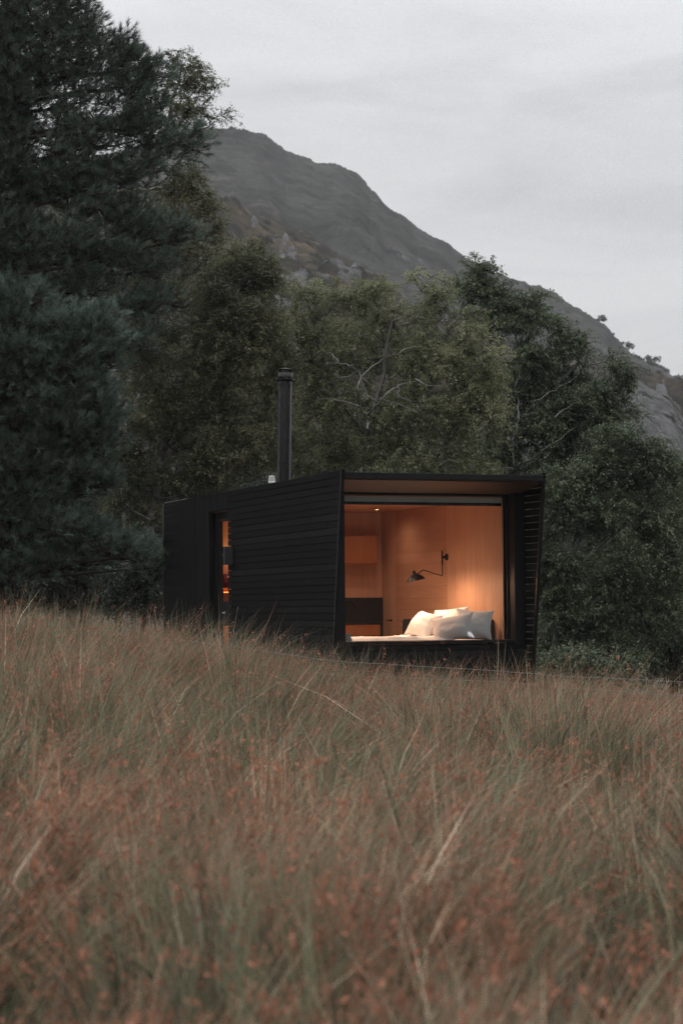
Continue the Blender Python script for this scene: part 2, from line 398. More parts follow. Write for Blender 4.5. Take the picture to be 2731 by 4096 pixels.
# ------------------------------------------------------------------ cabin
CAB = empty('cabin', (.01072, 27.0, CAMZ - .85), (0, 0, YAW))
tag(CAB, 'black charred timber cabin with a big lit picture window', 'cabin')
W, L, ZT, SL = 2.986, 8.5, 2.71, .152
PITCHB = .0945
def lean(z): return SL*(ZT - z)
# level boards, both long sides
def boards(x0, x1, u0, u1, zbot, ztop, slant=False):
    m = MB(); z = ztop
    while z > zbot:
        za, zb = z - PITCHB + .0085, z
        ua, ub = (lean(za) + .05, lean(zb) + .05) if slant else (u0, u0)
        j = .003*random.random()
        m.hexa([(x0 + j, ua, za), (x1 + j, ua, za), (x0 + j, u1, za), (x1 + j, u1, za), (x0 + j, ub, zb), (x1 + j, ub, zb), (x0 + j, u1, zb), (x1 + j, u1, zb)])
        z -= PITCHB
    return m
m = boards(0, .022, 0, 4.9, -.4, ZT, True)
boards(0, .022, 7.49, 8.42, -.4, ZT).build('slatted_cladding', M['char_h'], CAB, bevel=.002)
m.build('slatted_cladding', M['char_h'], CAB, bevel=.002)
m = boards(2.964, 2.986, 0, 8.5, -.4, ZT, True); m.build('slatted_cladding', M['char_h'], CAB, bevel=.002)
# upright boards round the door
m = MB(); u = 4.905
while u < 7.48:
    wd = .062; z0 = 2.436 if u + wd*.5 < 5.92 else -.4
    m.box(.0 + .003*random.random(), .024, u, min(u + wd - .004, 7.486), z0, ZT); u += wd
m.build('upright_cladding', M['char_v'], CAB, bevel=.0015)
# slanted edge trims and far corner post
for x0 in (-.004, 2.946):
    m = MB(); za, zb = -.4, ZT + .01
    m.hexa([(x0, lean(za), za), (x0 + .044, lean(za), za), (x0, lean(za) + .045, za), (x0 + .044, lean(za) + .045, za),
            (x0, lean(zb), zb), (x0 + .044, lean(zb), zb), (x0, lean(zb) + .045, zb), (x0 + .044, lean(zb) + .045, zb)])
    m.build('edge_trim', M['black_metal'], CAB, bevel=.002)
MB().box(-.004, .05, 8.425, 8.5, -.4, ZT + .003).build('corner_post', M['black_metal'], CAB, bevel=.002)
MB().box(2.936, 2.99, 8.505, 8.55, -.4, ZT).build('corner_post', M['black_metal'], CAB, bevel=.002)
# dark lining behind the boards, back wall, floor, roof
m = MB()
m.box(.028, .045, .62, 4.83, -.35, 2.66); m.box(.028, .045, 5.93, 8.4, -.35, 2.66); m.box(.028, .045, 4.83, 5.93, 2.44, 2.66)
m.box(2.94, 2.96, .62, 8.4, -.35, 2.66)
m.box(.05, 2.935, 8.41, 8.44, -.35, 2.66)
m.box(.046, 2.939, .63, 8.40, -.35, -.25)
m.build('wall_lining', M['dark_back'], CAB)
m = MB()
for i in range(33): m.box(.05, 2.93, 8.442, 8.464, ZT - (i + 1)*PITCHB + .0085, ZT - i*PITCHB)
m.build('back_cladding', M['char_h'], CAB)
MB().box(.047, 2.938, .06, 8.405, 2.615, 2.655).build('roof', M['black_metal'], CAB)
# fascia with thin turned-up lip
m = MB(); m.box(.042, 2.944, .0, .05, 2.603, 2.672); m.box(.042, 2.944, -.004, .055, 2.6725, 2.681)
m.build('fascia', M['black_metal'], CAB, bevel=.003)
# pale strips standing in for the lit parapet top at the far corner
MB().box(.03, .16, 7.2, 7.5, 2.712, 2.722).box(.003, .03, 7.52, 8.40, 2.7115, 2.716).build('lit_parapet_strip', M['steel'], CAB)
# soffit
m = MB(); m.hexa([(.05, .052, 2.585), (2.94, .052, 2.585), (.05, .76, 2.462), (2.94, .76, 2.462), (.05, .052, 2.60), (2.94, .052, 2.60), (.05, .76, 2.475), (2.94, .76, 2.475)])
m.build('soffit', M['soffit'], CAB)
# picture window: deep black frame, pane
WIN = empty('picture_window', parent=CAB)
m = MB()
m.box(2.78, 2.935, .59, .84, .36, 2.47); m.box(.06, .26, .59, .84, .36, 2.47)
m.box(.26, 2.78, .78, .84, 2.436, 2.47); m.box(.262, 2.778, .585, .84, .395, .436)
m.box(2.755, 2.779, .775, .835, .4365, 2.4355); m.box(.261, .285, .775, .835, .4365, 2.4355)
m.build('frame', M['black_metal'], WIN, bevel=.003)
MB().add([(.285, .803, .437), (2.755, .803, .437), (2.755, .803, 2.435), (.285, .803, 2.435)], [(0, 1, 2, 3)]).build('pane', M['glass'], WIN)
# front cladding under the window
m = MB(); z = .39
while z > -.38:
    m.box(.05, 2.93, .595 + .003*random.random(), .617, z - PITCHB + .0085, z); z -= PITCHB
m.build('front_cladding', M['char_h'], CAB, bevel=.002)
MB().box(.05, 2.93, .6195, .6285, -.35, .38).build('front_lining', M['dark_back'], CAB)
# interior lining
m = MB(); g = .0022
for u0, u1 in ((.845, 1.648), (1.648, 2.76)):
    m.box(2.72, 2.735, u0 + g/2, u1 - g/2, -.22, 2.42)
m.build('wall_panelling', M['ply_v'], CAB); m = MB()
for u0, u1 in ((4.76, 5.02), (5.02, 5.30), (5.4, 6.4), (6.4, 7.4)):
    m.box(2.72, 2.735, u0 + g/2, u1 - g/2, -.22, 2.42)
m.build('wall_panelling', M['ply_v'], CAB); m = MB()
for u0, u1 in ((.845, 2.0), (2.0, 3.4), (3.4, 4.8)):
    m.box(.055, .07, u0 + g/2, u1 - g/2, -.22, 2.42)
m.build('wall_panelling', M['ply_v'], CAB); m = MB()
for u0, u1 in ((5.95, 6.8), (6.8, 8.3)):
    m.box(.055, .07, u0 + g/2, u1 - g/2, -.22, 2.42)
m.build('wall_panelling', M['ply_v'], CAB); m = MB()
for x0, x1 in ((1.64, 2.05), (2.05, 2.40), (2.40, 2.718)):
    m.box(x0 + g/2, x1 - g/2, 5.302, 5.33, -.22, 2.42)
m.build('wall_panelling', M['ply_v'], CAB); m = MB()
for u0, u1 in ((5.335, 6.3), (6.3, 7.405)): m.box(1.62, 1.64, u0 + g/2, u1 - g/2, -.22, 2.42)
m.build('wall_panelling', M['ply_v'], CAB); m = MB()
for z0, z1 in ((-.22, 1.19), (1.19, 1.62), (1.62, 2.12), (2.12, 2.42)): m.box(.072, 2.718, 7.41, 7.43, z0 + g/2, z1 - g/2)
m.build('wall_panelling', M['ply_v'], CAB)
m = MB(); zs = [-.22, .35, .69, .864, 1.036, 1.218, 1.39, 1.572, 1.74, 1.923, 2.102, 2.28, 2.42]
for z0, z1 in zip(zs, zs[1:]): m.box(2.72, 2.735, 2.762, 4.758, z0 + g/2, z1 - g/2)
m.build('level_panelling', M['ply_h'], CAB)
MB().box(2.7365, 2.739, .845, 7.4, -.22, 2.42).build('panel_backing', M['dark_back'], CAB)
m = MB()
for i in range(6): m.box(.072, 2.718, .845 + i*1.24 + .002, .845 + (i + 1)*1.24 - .002, 2.421, 2.435)
m.build('ceiling', M['ply_h'], CAB)
MB().box(.072, 2.718, .845, 8.3, -.245, -.225).build('floor', M['oak'], CAB)
MB().box(.29, 2.74, .84, .90, .395, .435).build('window_sill', M['oak'], CAB)
MB().box(.3, .95, 7.30, 7.408, 1.17, 1.19).build('ledge', M['ply_h'], CAB)
# glazed door in its recess
DOOR = empty('door', parent=CAB)
m = MB()
m.box(.11, .15, 5.76, 6.02, -.3, 2.30); m.box(.11, .15, 4.74, 5.76, 2.30, 2.5); m.box(.11, .15, 5.76, 6.02, 2.3005, 2.5); m.box(.11, .15, 4.74, 4.84, -.3, 2.2995)
m.box(.108, .15, 4.84, 5.76, -.3, -.2)
m.build('frame', M['black_metal'], DOOR, bevel=.003)
m = MB(); m.box(.12, .155, 5.63, 5.755, -.19, 2.295); m.box(.12, .155, 4.85, 4.95, -.19, 2.295); m.box(.12, .155, 4.95, 5.63, 2.272, 2.295)
m.box(.12, .155, 4.95, 5.63, .64, 1.02)
m.build('stile', M['black_metal'], DOOR, bevel=.003)
MB().add([(.138, 4.951, 1.021), (.138, 5.629, 1.021), (.138, 5.629, 2.271), (.138, 4.951, 2.271)], [(3, 2, 1, 0)]).add([(.138, 4.951, -.19), (.138, 5.629, -.19), (.138, 5.629, .639), (.138, 4.951, .639)], [(3, 2, 1, 0)]).build('pane', M['glass'], DOOR)
MB().tube([(.12, 5.46, .84), (.085, 5.46, .84), (.082, 5.38, .84)], .011).lathe([(.022, 0), (.022, .008)], (.1125, 5.46, .84), 16, axis='x').build('handle', M['steel'], DOOR)
m = MB(); m.box(.024, .109, 5.9205, 5.93, -.3, 2.436, .3); m.box(.024, .109, 4.84, 5.9195, 2.4365, 2.45, .2)
m.build('door_reveal', M['char_v'], CAB)
# flue
CH = empty('chimney', (.60, 4.0, 2.655), (0, R_(1.1), 0), CAB)
m = MB(); m.lathe([(.135, 0), (.12, .03), (.106, .04), (.106, .05), (.1035, .05), (.1035, .44), (.1035, 1.68)], n=40); m.build('pipe', M['flue'], CH, autosmooth=True)
m = MB(); m.lathe([(.104, 0), (.113, .004), (.113, .022), (.104, .026)], (0, 0, .425), 40); m.build('collar', M['flue'], CH, autosmooth=True); m = MB(); m.lathe([(.104, 0), (.109, .003), (.109, .012), (.104, .016)], (0, 0, 1.60), 40)
m.build('collar', M['flue'], CH, autosmooth=True)
m = MB(); m.lathe([(.10, -.002), (.158, -.022), (.164, -.008), (.10, .014)], (0, 0, 1.70), 40)
m.lathe([(.117, 0), (.12, .004), (.12, .075), (.117, .08), (.112, .08), (.112, 0), (.117, 0)], (0, 0, 1.73), 40, caps=False)
m.lathe([(.10, -.004), (.160, -.014), (.165, .006), (.06, .028), (.001, .022)], (0, 0, 1.845), 40)
m.lathe([(.098, 0), (.098, .05)], (0, 0, 1.69), 40)
for k in range(4):
    a = k*math.pi/2 + .5; m.box(.107*math.cos(a) - .006, .107*math.cos(a) + .006, .107*math.sin(a) - .006, .107*math.sin(a) + .006, 1.70, 1.845)
m.build('cowl', M['flue'], CH, autosmooth=True)
# white roof vent
VT = empty('roof_vent', (.40, 3.97, 2.655), (0, 0, 0), CAB)
MB().lathe([(.036, 0), (.036, .13), (.056, .132), (.056, .15), (.05, .155)], n=24).build('vent_pipe', M['white_plastic'], VT, autosmooth=True)
m = MB()
for k in range(16):
    a = 2*math.pi*k/16; c_, s_ = math.cos(a), math.sin(a); m.tube([(.05*c_, .05*s_, .15), (.04*c_, .04*s_, .225), (.036*c_, .036*s_, .235)], .0042, 5)
m.lathe([(.039, 0), (.036, .008), (.001, .012)], (0, 0, .232), 24)
m.build('cage', M['white_plastic'], VT)
# ceiling downlight (its lamp is lit)
def downlight(x, u, en):
    MB().lathe([(.030, .0), (.047, .0), (.047, -.006), (.044, -.008), (.030, -.008), (.030, 0)], (x, u, 2.4205), 24, caps=False).build('downlight_ring', M['black_metal'], CAB, autosmooth=True)
    MB().lathe([(.028, 0), (.028, -.006)], (x, u, 2.4195), 20).build('downlight_lens', M['bulb'], CAB)
    l = bpy.data.objects.new('downlight_lamp', bpy.data.lights.new('downlight_lamp', 'SPOT')); link(l, CAB)
    l.location = (x, u, 2.40); l.data.energy = en; l.data.color = (1, .64, .44); l.data.spot_size = R_(160); l.data.spot_blend = 1; l.data.shadow_soft_size = .03
downlight(2.2, 4.22, 16)
downlight(.95, 3.3, 105)  # unseen fitting, added to brighten the room
downlight(.95, 1.7, 125)  # another unseen fitting, added as warm fill near the window
downlight(.75, 6.5, 45)  # unseen fitting, added so the hall glows amber through the door

# ------------------------------------------------------------------ things in and on the cabin (cabin space -> world)
CM = Matrix.Translation((.01072, 27.0, CAMZ - .85)) @ Matrix.Rotation(YAW, 4, 'Z')
def thing(name, label, cat, loc, rz=0., group=None):
    p = CM @ Vector(loc); o = empty(name, p, (0, 0, YAW + rz)); return tag(o, label, cat, group)
def solo(o, loc, label, cat, rot=None, group=None):
    o.matrix_world = CM @ Matrix.Translation(loc) @ (rot or Matrix.Identity(4)); return tag(o, label, cat, group)

# wall box beside the door
t_ = thing('wall_box', 'dark grey control box fixed to slatted wall beside glazed door', 'wall box', (0, 4.70, 1.57))
MB().box(-.13, -.002, -.055, .055, 0, .28).build('housing', M['box_grey'], t_, bevel=.006)
m = MB(); m.lathe([(.03, 0), (.036, -.006), (.03, -.006)], (-.1315, 0, .155), 24, axis='x'); m.box(-.1335, -.1305, -.03, .03, .122, .128)
m.build('dial', M['lens'], t_)
m = MB(); m.box(-.03, -.0, -.03, .03, -.012, -.001); m.build('bracket', M['black_metal'], t_)

# roller blind inside the glass
t_ = thing('roller_blind', 'grey roller blind pulled a little way down inside the picture window', 'blind', (1.5, .87, 2.30))
MB().box(-1.213, 1.238, -.002, .002, .045, .118).build('fabric', M['blind'], t_)
MB().box(-1.213, 1.238, -.009, .009, .002, .045).build('bottom_bar', M['black_metal'], t_, bevel=.003)

# bed
t_ = thing('bed', 'low bed with white mattress along the picture window', 'bed', (1.4, 1.65, -.22))
MB().box(-1.05, 1.12, -.72, .72, .08, .42).build('base', M['oak'], t_, bevel=.01)
MB().box(-1.05, 1.12, -.72, .72, .42, .655).build('mattress', M['linen'], t_, bevel=.04)
# duvet: wrinkled quilt with thickness
nx, ny = 110, 70
gx, gy = np.meshgrid(np.linspace(-1.06, .62, nx), np.linspace(-.70, .76, ny), indexing='ij')
P2 = np.stack([gx.ravel(), gy.ravel()], -1)
hz = .685 + .05*(fbm(P2*np.array([2.4, 3.1]), 3, 3) - .5) + .035*(np.abs(fbm(P2*np.array([5, 9]), 3, 8) - .5)*2) + .03*smooth(.2, .6, gx.ravel())
edge = np.minimum.reduce([gx.ravel() + 1.06, .62 - gx.ravel(), gy.ravel() + .70, .76 - gy.ravel()])
hz = .66 + (hz - .66)*smooth(-.01, .10, edge)
topv = np.stack([gx.ravel(), gy.ravel(), hz], -1); botv = topv.copy(); botv[:, 2] = .657
idx = np.arange(nx*ny).reshape(nx, ny); q = np.stack([idx[:-1, :-1], idx[1:, :-1], idx[1:, 1:], idx[:-1, 1:]], -1).reshape(-1, 4)
o = np_mesh('duvet', np.concatenate([topv, botv]), [q, q[:, ::-1] + nx*ny], M['linen'], smooth=True)
solo(o, (1.4, 1.65, -.22), 'rumpled white duvet spread over the bed', 'duvet')

t_ = thing('headboard', 'long charcoal upholstered headboard on the right wall behind pillows', 'headboard', (2.62, 2.53, -.22))
def rslab(x0, x1, u0, u1, z0, z1, r):
    # slab with rounded upper end corners in the u-z plane
    pts = [(u0, z0), (u1, z0)]
    for k in range(7): a = k/6*math.pi/2; pts.append((u1 - r + r*math.cos(a), z1 - r + r*math.sin(a)))
    for k in range(7): a = math.pi/2 + k/6*math.pi/2; pts.append((u0 + r + r*math.cos(a), z1 - r + r*math.sin(a)))
    n = len(pts); V = [(x0, a, b) for a, b in pts] + [(x1, a, b) for a, b in pts]
    Fs = [tuple(range(n)), tuple(range(2*n - 1, n - 1, -1))] + [(i, i + n, (i + 1) % n + n, (i + 1) % n) for i in range(n)]
    return MB().add(V, Fs)
rslab(-.075, .095, -1.40, 1.57, .0, .945, .07).build('panel', M['felt'], t_, bevel=.02)

def pillow(name, a, b, c, label, loc, rot, seed, pinch=.9):
    n = 44; uu, vv = np.meshgrid(np.linspace(-1, 1, n), np.linspace(-1, 1, n), indexing='ij')
    prof = np.clip((1 - np.abs(uu)**2.3)*(1 - np.abs(vv)**2.3), 0, 1)**.58
    sh = 1 - .10*(1 - np.abs(uu)**2)[..., None]*0
    x = uu*a*(1 - .13*(1 - vv**2)*np.abs(uu)); y = vv*b*(1 - .14*(1 - uu**2)*np.abs(vv))
    P = np.stack([uu.ravel()*2.2, vv.ravel()*2.2], -1)
    wr = fbm(P*np.array([.8, 1.3]), 3, seed) - .5; wr2 = np.abs(fbm(P*np.array([2.2, 1.0]) + 3, 3, seed + 4) - .5)
    dz = (c*prof.ravel() + .02*wr*prof.ravel() - .014*wr2*prof.ravel())
    slump = .03*(fbm(P*.6, 2, seed + 7) - .5)
    top = np.stack([x.ravel(), y.ravel(), dz + slump], -1); bot = np.stack([x.ravel(), y.ravel(), -c*prof.ravel()*.9 - .03*wr + slump - .004], -1)
    idx = np.arange(n*n).reshape(n, n); q = np.stack([idx[:-1, :-1], idx[1:, :-1], idx[1:, 1:], idx[:-1, 1:]], -1).reshape(-1, 4)
    ring = np.concatenate([idx[:-1, 0], idx[-1, :-1], idx[:0:-1, -1], idx[0, :0:-1]]); r2 = np.roll(ring, -1)
    side = np.stack([ring, ring + n*n, r2 + n*n, r2], -1)
    o = np_mesh(name, np.concatenate([top, bot]), [q, q[:, ::-1] + n*n, side], M['linen'], smooth=True)
    solo(o, loc, label, 'pillow', rot, 'white pillows on the bed'); return o
def rot(nrm, roll=0.):
    """matrix turning local z to nrm, local y kept near up"""
    z = Vector(nrm).normalized(); x = Vector((0, 0, 1)).cross(z).normalized(); y = z.cross(x)
    return Matrix((x, y, z)).transposed().to_4x4() @ Matrix.Rotation(roll, 4, 'Z')
pillow('pillow', .27, .215, .115, 'white pillow standing beside the window edge, cool and mostly unlit', (2.36, 1.04, .655), rot((-.5, -.85, .2), R_(-4)), 1)
pillow('pillow', .31, .20, .125, 'white pillow leaning in front, half warm and half cool with a pointed corner', (2.02, 1.03, .60), rot((-.6, -.7, .45), R_(9)), 2)
pillow('pillow', .31, .22, .13, 'brightly lit white pillow directly under the wall lamp', (1.97, 1.92, .645), rot((-.75, -.15, .65), R_(-8)), 3)
pillow('pillow', .34, .20, .12, 'warm lit white pillow behind the others against the headboard', (2.38, 1.95, .70), rot((-.9, -.35, .45), R_(5)), 4)

# books on the sill
def book(x0, x1, u0, u1, z0, z1, cover, label, ov=.004, rz=0.):
    cx, cu = (x0 + x1)/2, (u0 + u1)/2
    t_ = thing('book', label, 'book', (cx, cu, z0), rz, 'books on the window sill')
    hx, hu, h = (x1 - x0)/2, (u1 - u0)/2, z1 - z0
    MB().box(-hx + ov, hx - ov, -hu + ov, hu - ov, .0028, h - .0028).build('pages', M['paper'], t_)
    MB().box(-hx, hx, -hu, hu, 0, .0026).box(-hx, hx, -hu, hu, h - .0026, h).box(-hx, -hx + .003, -hu, hu, .0027, h - .0027).build('cover', cover, t_)
book(.20, .462, .862, 1.05, .4365, .474, M['book_grey'], 'thick grey book at the bottom of the sill stack', .003)
book(.20, .452, .862, 1.04, .4755, .489, M['book_blue'], 'thin pale blue book in the middle of the sill stack', .004)
book(.20, .445, .864, 1.03, .4905, .545, M['paper'], 'thick pale book on top of the sill stack', .002)

# wall lamp with swing arm
t_ = thing('wall_lamp', 'black swing arm wall lamp with dome shade lit above the bed', 'wall lamp', (2.72, 2.755, 1.62))
MB().lathe([(.052, 0), (.052, -.012), (.048, -.02), (.03, -.024), (.02, -.045), (.018, -.075)], (0, 0, .02), 28, axis='x').build('wall_plate', M['black_metal'], t_, autosmooth=True)
MB().tube([(-.078, 0, .115), (-.078, 0, -.08)], .013, 12).tube([(-.078, 0, -.08), (-.078, 0, -.11)], .010, 10).build('bracket', M['black_metal'], t_)
def bez(p):
    p = [np.array(q, float) for q in p]; out = [p[0]]
    for i in range(1, len(p) - 1):
        a_ = p[i] + (p[i-1] - p[i])/np.linalg.norm(p[i-1] - p[i])*.035; b_ = p[i] + (p[i+1] - p[i])/np.linalg.norm(p[i+1] - p[i])*.035
        for k in range(7): s_ = k/6; out.append((1-s_)**2*a_ + 2*s_*(1-s_)*p[i] + s_*s_*b_)
    out.append(p[-1]); return out
SH = np.array([1.92, 2.1, 1.348]) - np.array([2.72, 2.755, 1.62])
arm = bez([(-.078, 0, -.10), (-.078, 0, -.262), (-.655, -.60, -.182), tuple(SH + np.array([.035, .03, .01]))])
MB().tube(arm, .0075, 10).build('arm', M['black_metal'], t_, smooth=True)
n_ = Vector((.22, -.05, -1)).normalized(); Rm = n_.to_track_quat('-Z', 'Y').to_matrix()
prof = [(.004, .082), (.014, .079), (.021, .066), (.024, .045), (.034, .03), (.075, .005), (.115, -.03), (.142, -.068), (.1395, -.068), (.112, -.033), (.072, .001), (.03, .025), (.004, .03)]
MB().lathe(prof, tuple(SH), 36, M=[list(r) for r in Rm]).build('shade', M['black_metal'], t_, autosmooth=True)
bp = SH + np.array(Rm @ Vector((0, 0, .012)))
MB().lathe([(.003, .008), (.012, .006), (.017, 0), (.012, -.008), (.003, -.011)], tuple(bp), 20).build('bulb', M['bulb'], t_, smooth=True)
l = bpy.data.objects.new('lamp_light', bpy.data.lights.new('lamp_light', 'POINT')); link(l, t_)
l.location = tuple(SH + np.array(Rm @ Vector((0, 0, -.02)))); l.data.energy = 46; l.data.color = (1, .58, .35); l.data.shadow_soft_size = .05

# kitchen
t_ = thing('wall_cupboard', 'warm oak wall cupboard above the black worktop', 'cupboard', (2.49, 5.30, 1.583))
MB().box(-.85, 0, -.33, -.001, .018, .452).build('carcass', M['oak'], t_, bevel=.002)
m = MB()
for x0, x1 in ((-.85, -.66), (-.656, 0)): m.box(x0, x1, -.352, -.332, .02, .45)
m.build('door', M['oak'], t_, bevel=.002)
MB().box(-.85, 0, -.34, -.001, 0, .016).build('bottom_rail', M['oak'], t_)
t_ = thing('kitchen_counter', 'black topped kitchen counter with oak drawers below the cupboard', 'counter', (2.45, 5.30, -.222))
MB().box(-.83, .0, -.58, -.002, 0, .86).build('carcass', M['dark_back'], t_)
m = MB()
for x0, x1 in ((-.83, -.625), (-.62, -.02)): m.box(x0, x1, -.60, -.582, .685, .86); m.box(x0, x1, -.60, -.582, .1, .66)
m.build('drawer', M['oak'], t_, bevel=.002)
MB().box(-.83, .022, -.615, -.001, .868, .90).box(.001, .022, -.61, -.001, 0, .868).build('worktop', M['stone_black'], t_, bevel=.002)
MB().box(-.81, .262, -.016, -.001, .901, 1.285).build('backsplash', M['stone_black'], t_, bevel=.002)
tap = [(-.47, -.2, .90), (-.47, -.2, 1.13)] + [(-.47 + .085*(1 - math.cos(a)), -.2, 1.13 + .085*math.sin(a)) for a in np.linspace(.2, math.pi, 12)] + [(-.30, -.2, 1.10)]
MB().tube(tap, .0125, 10).lathe([(.024, 0), (.024, .05), (.015, .055)], (-.47, -.2, .90), 20).build('tap', M['black_metal'], t_, smooth=True)
m = MB().lathe([(.012, 0), (.012, -.012)], (0, 0, 0), 16, axis='x').lathe([(.007, 0), (.007, -.05), (.014, -.052), (.014, -.062)], (-.012, 0, 0), 16, axis='x').lathe([(.022, 0), (.022, -.006)], (-.0005, 0, 0), 20, axis='x')
o = m.build('coat_peg', M['black_metal'], None, autosmooth=True); solo(o, (2.7195, 4.94, .70), 'small black peg on the wood wall beyond the headboard', 'peg')
# curved pale handle and dried flowers behind the headboard
hp = [(0, 0, -.10), (0, 0, 0)] + [(-.06*(1 - math.cos(a)), 0, .06*math.sin(a)) for a in np.linspace(.2, math.pi*.85, 10)]
o = MB().tube(hp, .011, 8).build('cane_hook', M['white_plastic'], None, smooth=True); solo(o, (2.70, 4.20, .60), 'small pale curved hook at the dark far end of the headboard', 'hook')
t_ = thing('flower_sprig', 'tiny sprig of pale dried flowers peeping over the headboard', 'flowers', (2.68, 3.0, .60))
ms, mf = MB(), MB()
for k in range(11):
    ex_, ey_, ez_ = random.uniform(-.05, .05), random.uniform(-.10, .10), random.uniform(.16, .24)
    ms.tube([(0, 0, 0), (ex_*.4, ey_*.4, ez_*.6), (ex_, ey_, ez_)], .0015, 4)
    mf = MB()
    for j in range(2): mf.lathe([(.002, -.008), (.009, -.003), (.009, .003), (.002, .008)], (ex_ + random.uniform(-.012, .012), ey_ + random.uniform(-.012, .012), ez_ - j*.012), 7)
    mf.build('flower', M['petal'], t_)
ms.build('stem', M['bark_grey'], t_)
# hall lamp seen through the door
t_ = thing('hall_lamp', 'dark red globe wall lamp glowing behind the glazed door', 'wall lamp', (.75, 7.408, 1.37))
m = MB(); m.lathe([(.075, -.115), (.115, -.06), (.125, 0), (.11, .06), (.06, .115), (.05, .115), (.10, .06), (.117, 0), (.107, -.06), (.068, -.11), (.075, -.115)], (0, -.15, 0), 36, caps=False)
m.build('shade', M['red'], t_, autosmooth=True)
MB().tube([(0, 0, 0), (0, -.05, 0), (0, -.15, .0)], .009, 8).lathe([(.04, 0), (.04, -.015)], (0, 0, 0), 20, axis='y').build('bracket', M['black_metal'], t_)
MB().lathe([(.003, .014), (.011, .008), (.011, -.008), (.003, -.014)], (0, -.15, 0), 18).build('bulb', M['hall_bulb'], t_, smooth=True)
for dz, en in ((-.03, 18), (.03, 22)):
    l = bpy.data.objects.new('hall_lamp_light', bpy.data.lights.new('hall_lamp_light', 'POINT')); link(l, t_)
    l.location = (0, -.15, dz); l.data.energy = en; l.data.color = (1, .52, .18); l.data.shadow_soft_size = .02

# ------------------------------------------------------------------ wire fence in the grass
FY = 23.0
t_ = empty('wire_fence', (0, FY, 0)); tag(t_, 'slack wire fence running through the rushes before the cabin', 'fence')
fx = np.linspace(-7, 7, 57)
zpx = np.interp(fx, [(p - 1365)/F*FY for p in (20, 670, 1320, 1550, 1950, 2250, 2700)], [2492, 2557, 2645, 2654, 2676, 2706, 2733])
zw = np.array([at((1365 + x/FY*F)/K, y/K, FY)[2] for x, y in zip(fx, zpx)])
sl0 = (zw[-14] - zw[14])/(fx[-14] - fx[14])
zw = np.where(np.abs(fx) > 3.75, np.where(fx > 0, zw + sl0*(fx - 3.75)*0 - .05*np.clip(fx - 3.75, 0, 9), zw + .06*np.clip(-fx - 3.75, 0, 9)), zw)
for dz in (0, .14, .38):
    pts = [(x, .02*math.sin(x*2), z - dz - .015*math.sin(x*1.3 + dz*9)) for x, z in zip(fx, zw)]
    MB().tube(pts, .0023, 6).build('wire', M['wire'], t_)
for x in (-7, 7):
    gzv = float(terrain(np.array([x]), np.array([FY]))[0]); k = 0 if x < 0 else -1
    MB().tube([(x, .05, gzv - .2), (x, .05, float(zw[k]) + .12)], .045, 10).build('post', M['post'], t_)

# ------------------------------------------------------------------ trees
def sample_lobes(lobes, n, Y, seed, thr=.40, gscale=1.3, shell=2.0):
    r = np.random.default_rng(seed)
    ar = np.array([l[2]*l[3]*(l[6] if len(l) > 6 else 1) for l in lobes], float); ar /= ar.sum()
    out = []
    for l, fr in zip(lobes, ar):
        k = max(3, int(n*fr)); x, y, rx, ry = l[:4]; dy = l[4] if len(l) > 4 else 0; rd = l[5] if len(l) > 5 and l[5] else None
        c = at(x, y, Y + dy); s = (Y + dy)*K/F; RX, RZ = rx*s, ry*s; RD = rd or max(RX, RZ)*.9
        d = unit(r.normal(size=(k*4, 3))); rad = r.random(k*4)**(1/(shell + 1))
        p = d*rad[:, None]*np.array([RX, RD, RZ]) + c
        keep = fbm(p*gscale + seed*3.1, 3, seed) > thr
        p = p[keep][:k]; out.append(p)
    return np.concatenate(out)
def skeleton(trunk, att, step=.35, seed=0, upbias=.7, wob=.06):
    r = np.random.default_rng(seed)
    P = []; par = []
    for tr_ in trunk:
        tr_ = np.array(tr_, float); seg = [tr_[0]]
        for a_, b_ in zip(tr_, tr_[1:]):
            k = max(1, int(np.linalg.norm(b_ - a_)/step))
            seg += [a_ + (b_ - a_)*(j + 1)/k for j in range(k)]
        if not P: base = -1
        else: base = int(np.argmin(np.linalg.norm(np.array(P) - seg[0], axis=1)))
        for j, p in enumerate(seg):
            P.append(p + (r.normal(size=3)*.02 if j else 0)); par.append(base if j == 0 else len(P) - 2)
    n0 = len(P); T = np.array(P)
    dd = np.min(np.linalg.norm(att[:, None] - T[None], axis=2), axis=1)
    A = np.zeros((n0 + len(att)*40, 3)); A[:n0] = T; n = n0; tips = []
    for i in np.argsort(dd):
        a_ = att[i]; v = a_ - A[:n]; d = np.linalg.norm(v, axis=1) + 1e-6
        cost = d*(1 + upbias*np.clip(-v[:, 2]/d + .1, 0, 1))
        j = int(np.argmin(cost)); k = min(30, max(1, int(d[j]/step))); prev = j; s0 = A[j].copy()
        off = r.normal(size=3)*wob*d[j]
        for q in range(1, k + 1):
            s_ = q/k; p = s0 + (a_ - s0)*s_ + off*math.sin(math.pi*s_) + (r.normal(size=3)*.02 if q < k else 0)
            p[2] -= .0
            if n >= len(A): break
            A[n] = p; par.append(prev); prev = n; n += 1
        tips.append(prev)
    return A[:n], np.array(par), np.array(tips), n0
def radii(par, tips, n, n0, r0, p=.47, cap=.2):
    cnt = np.zeros(n); cnt[tips] += 1
    for i in range(n - 1, -1, -1):
        if par[i] >= 0: cnt[par[i]] += cnt[i]
    return np.minimum(r0*np.maximum(cnt, .6)**p, cap)
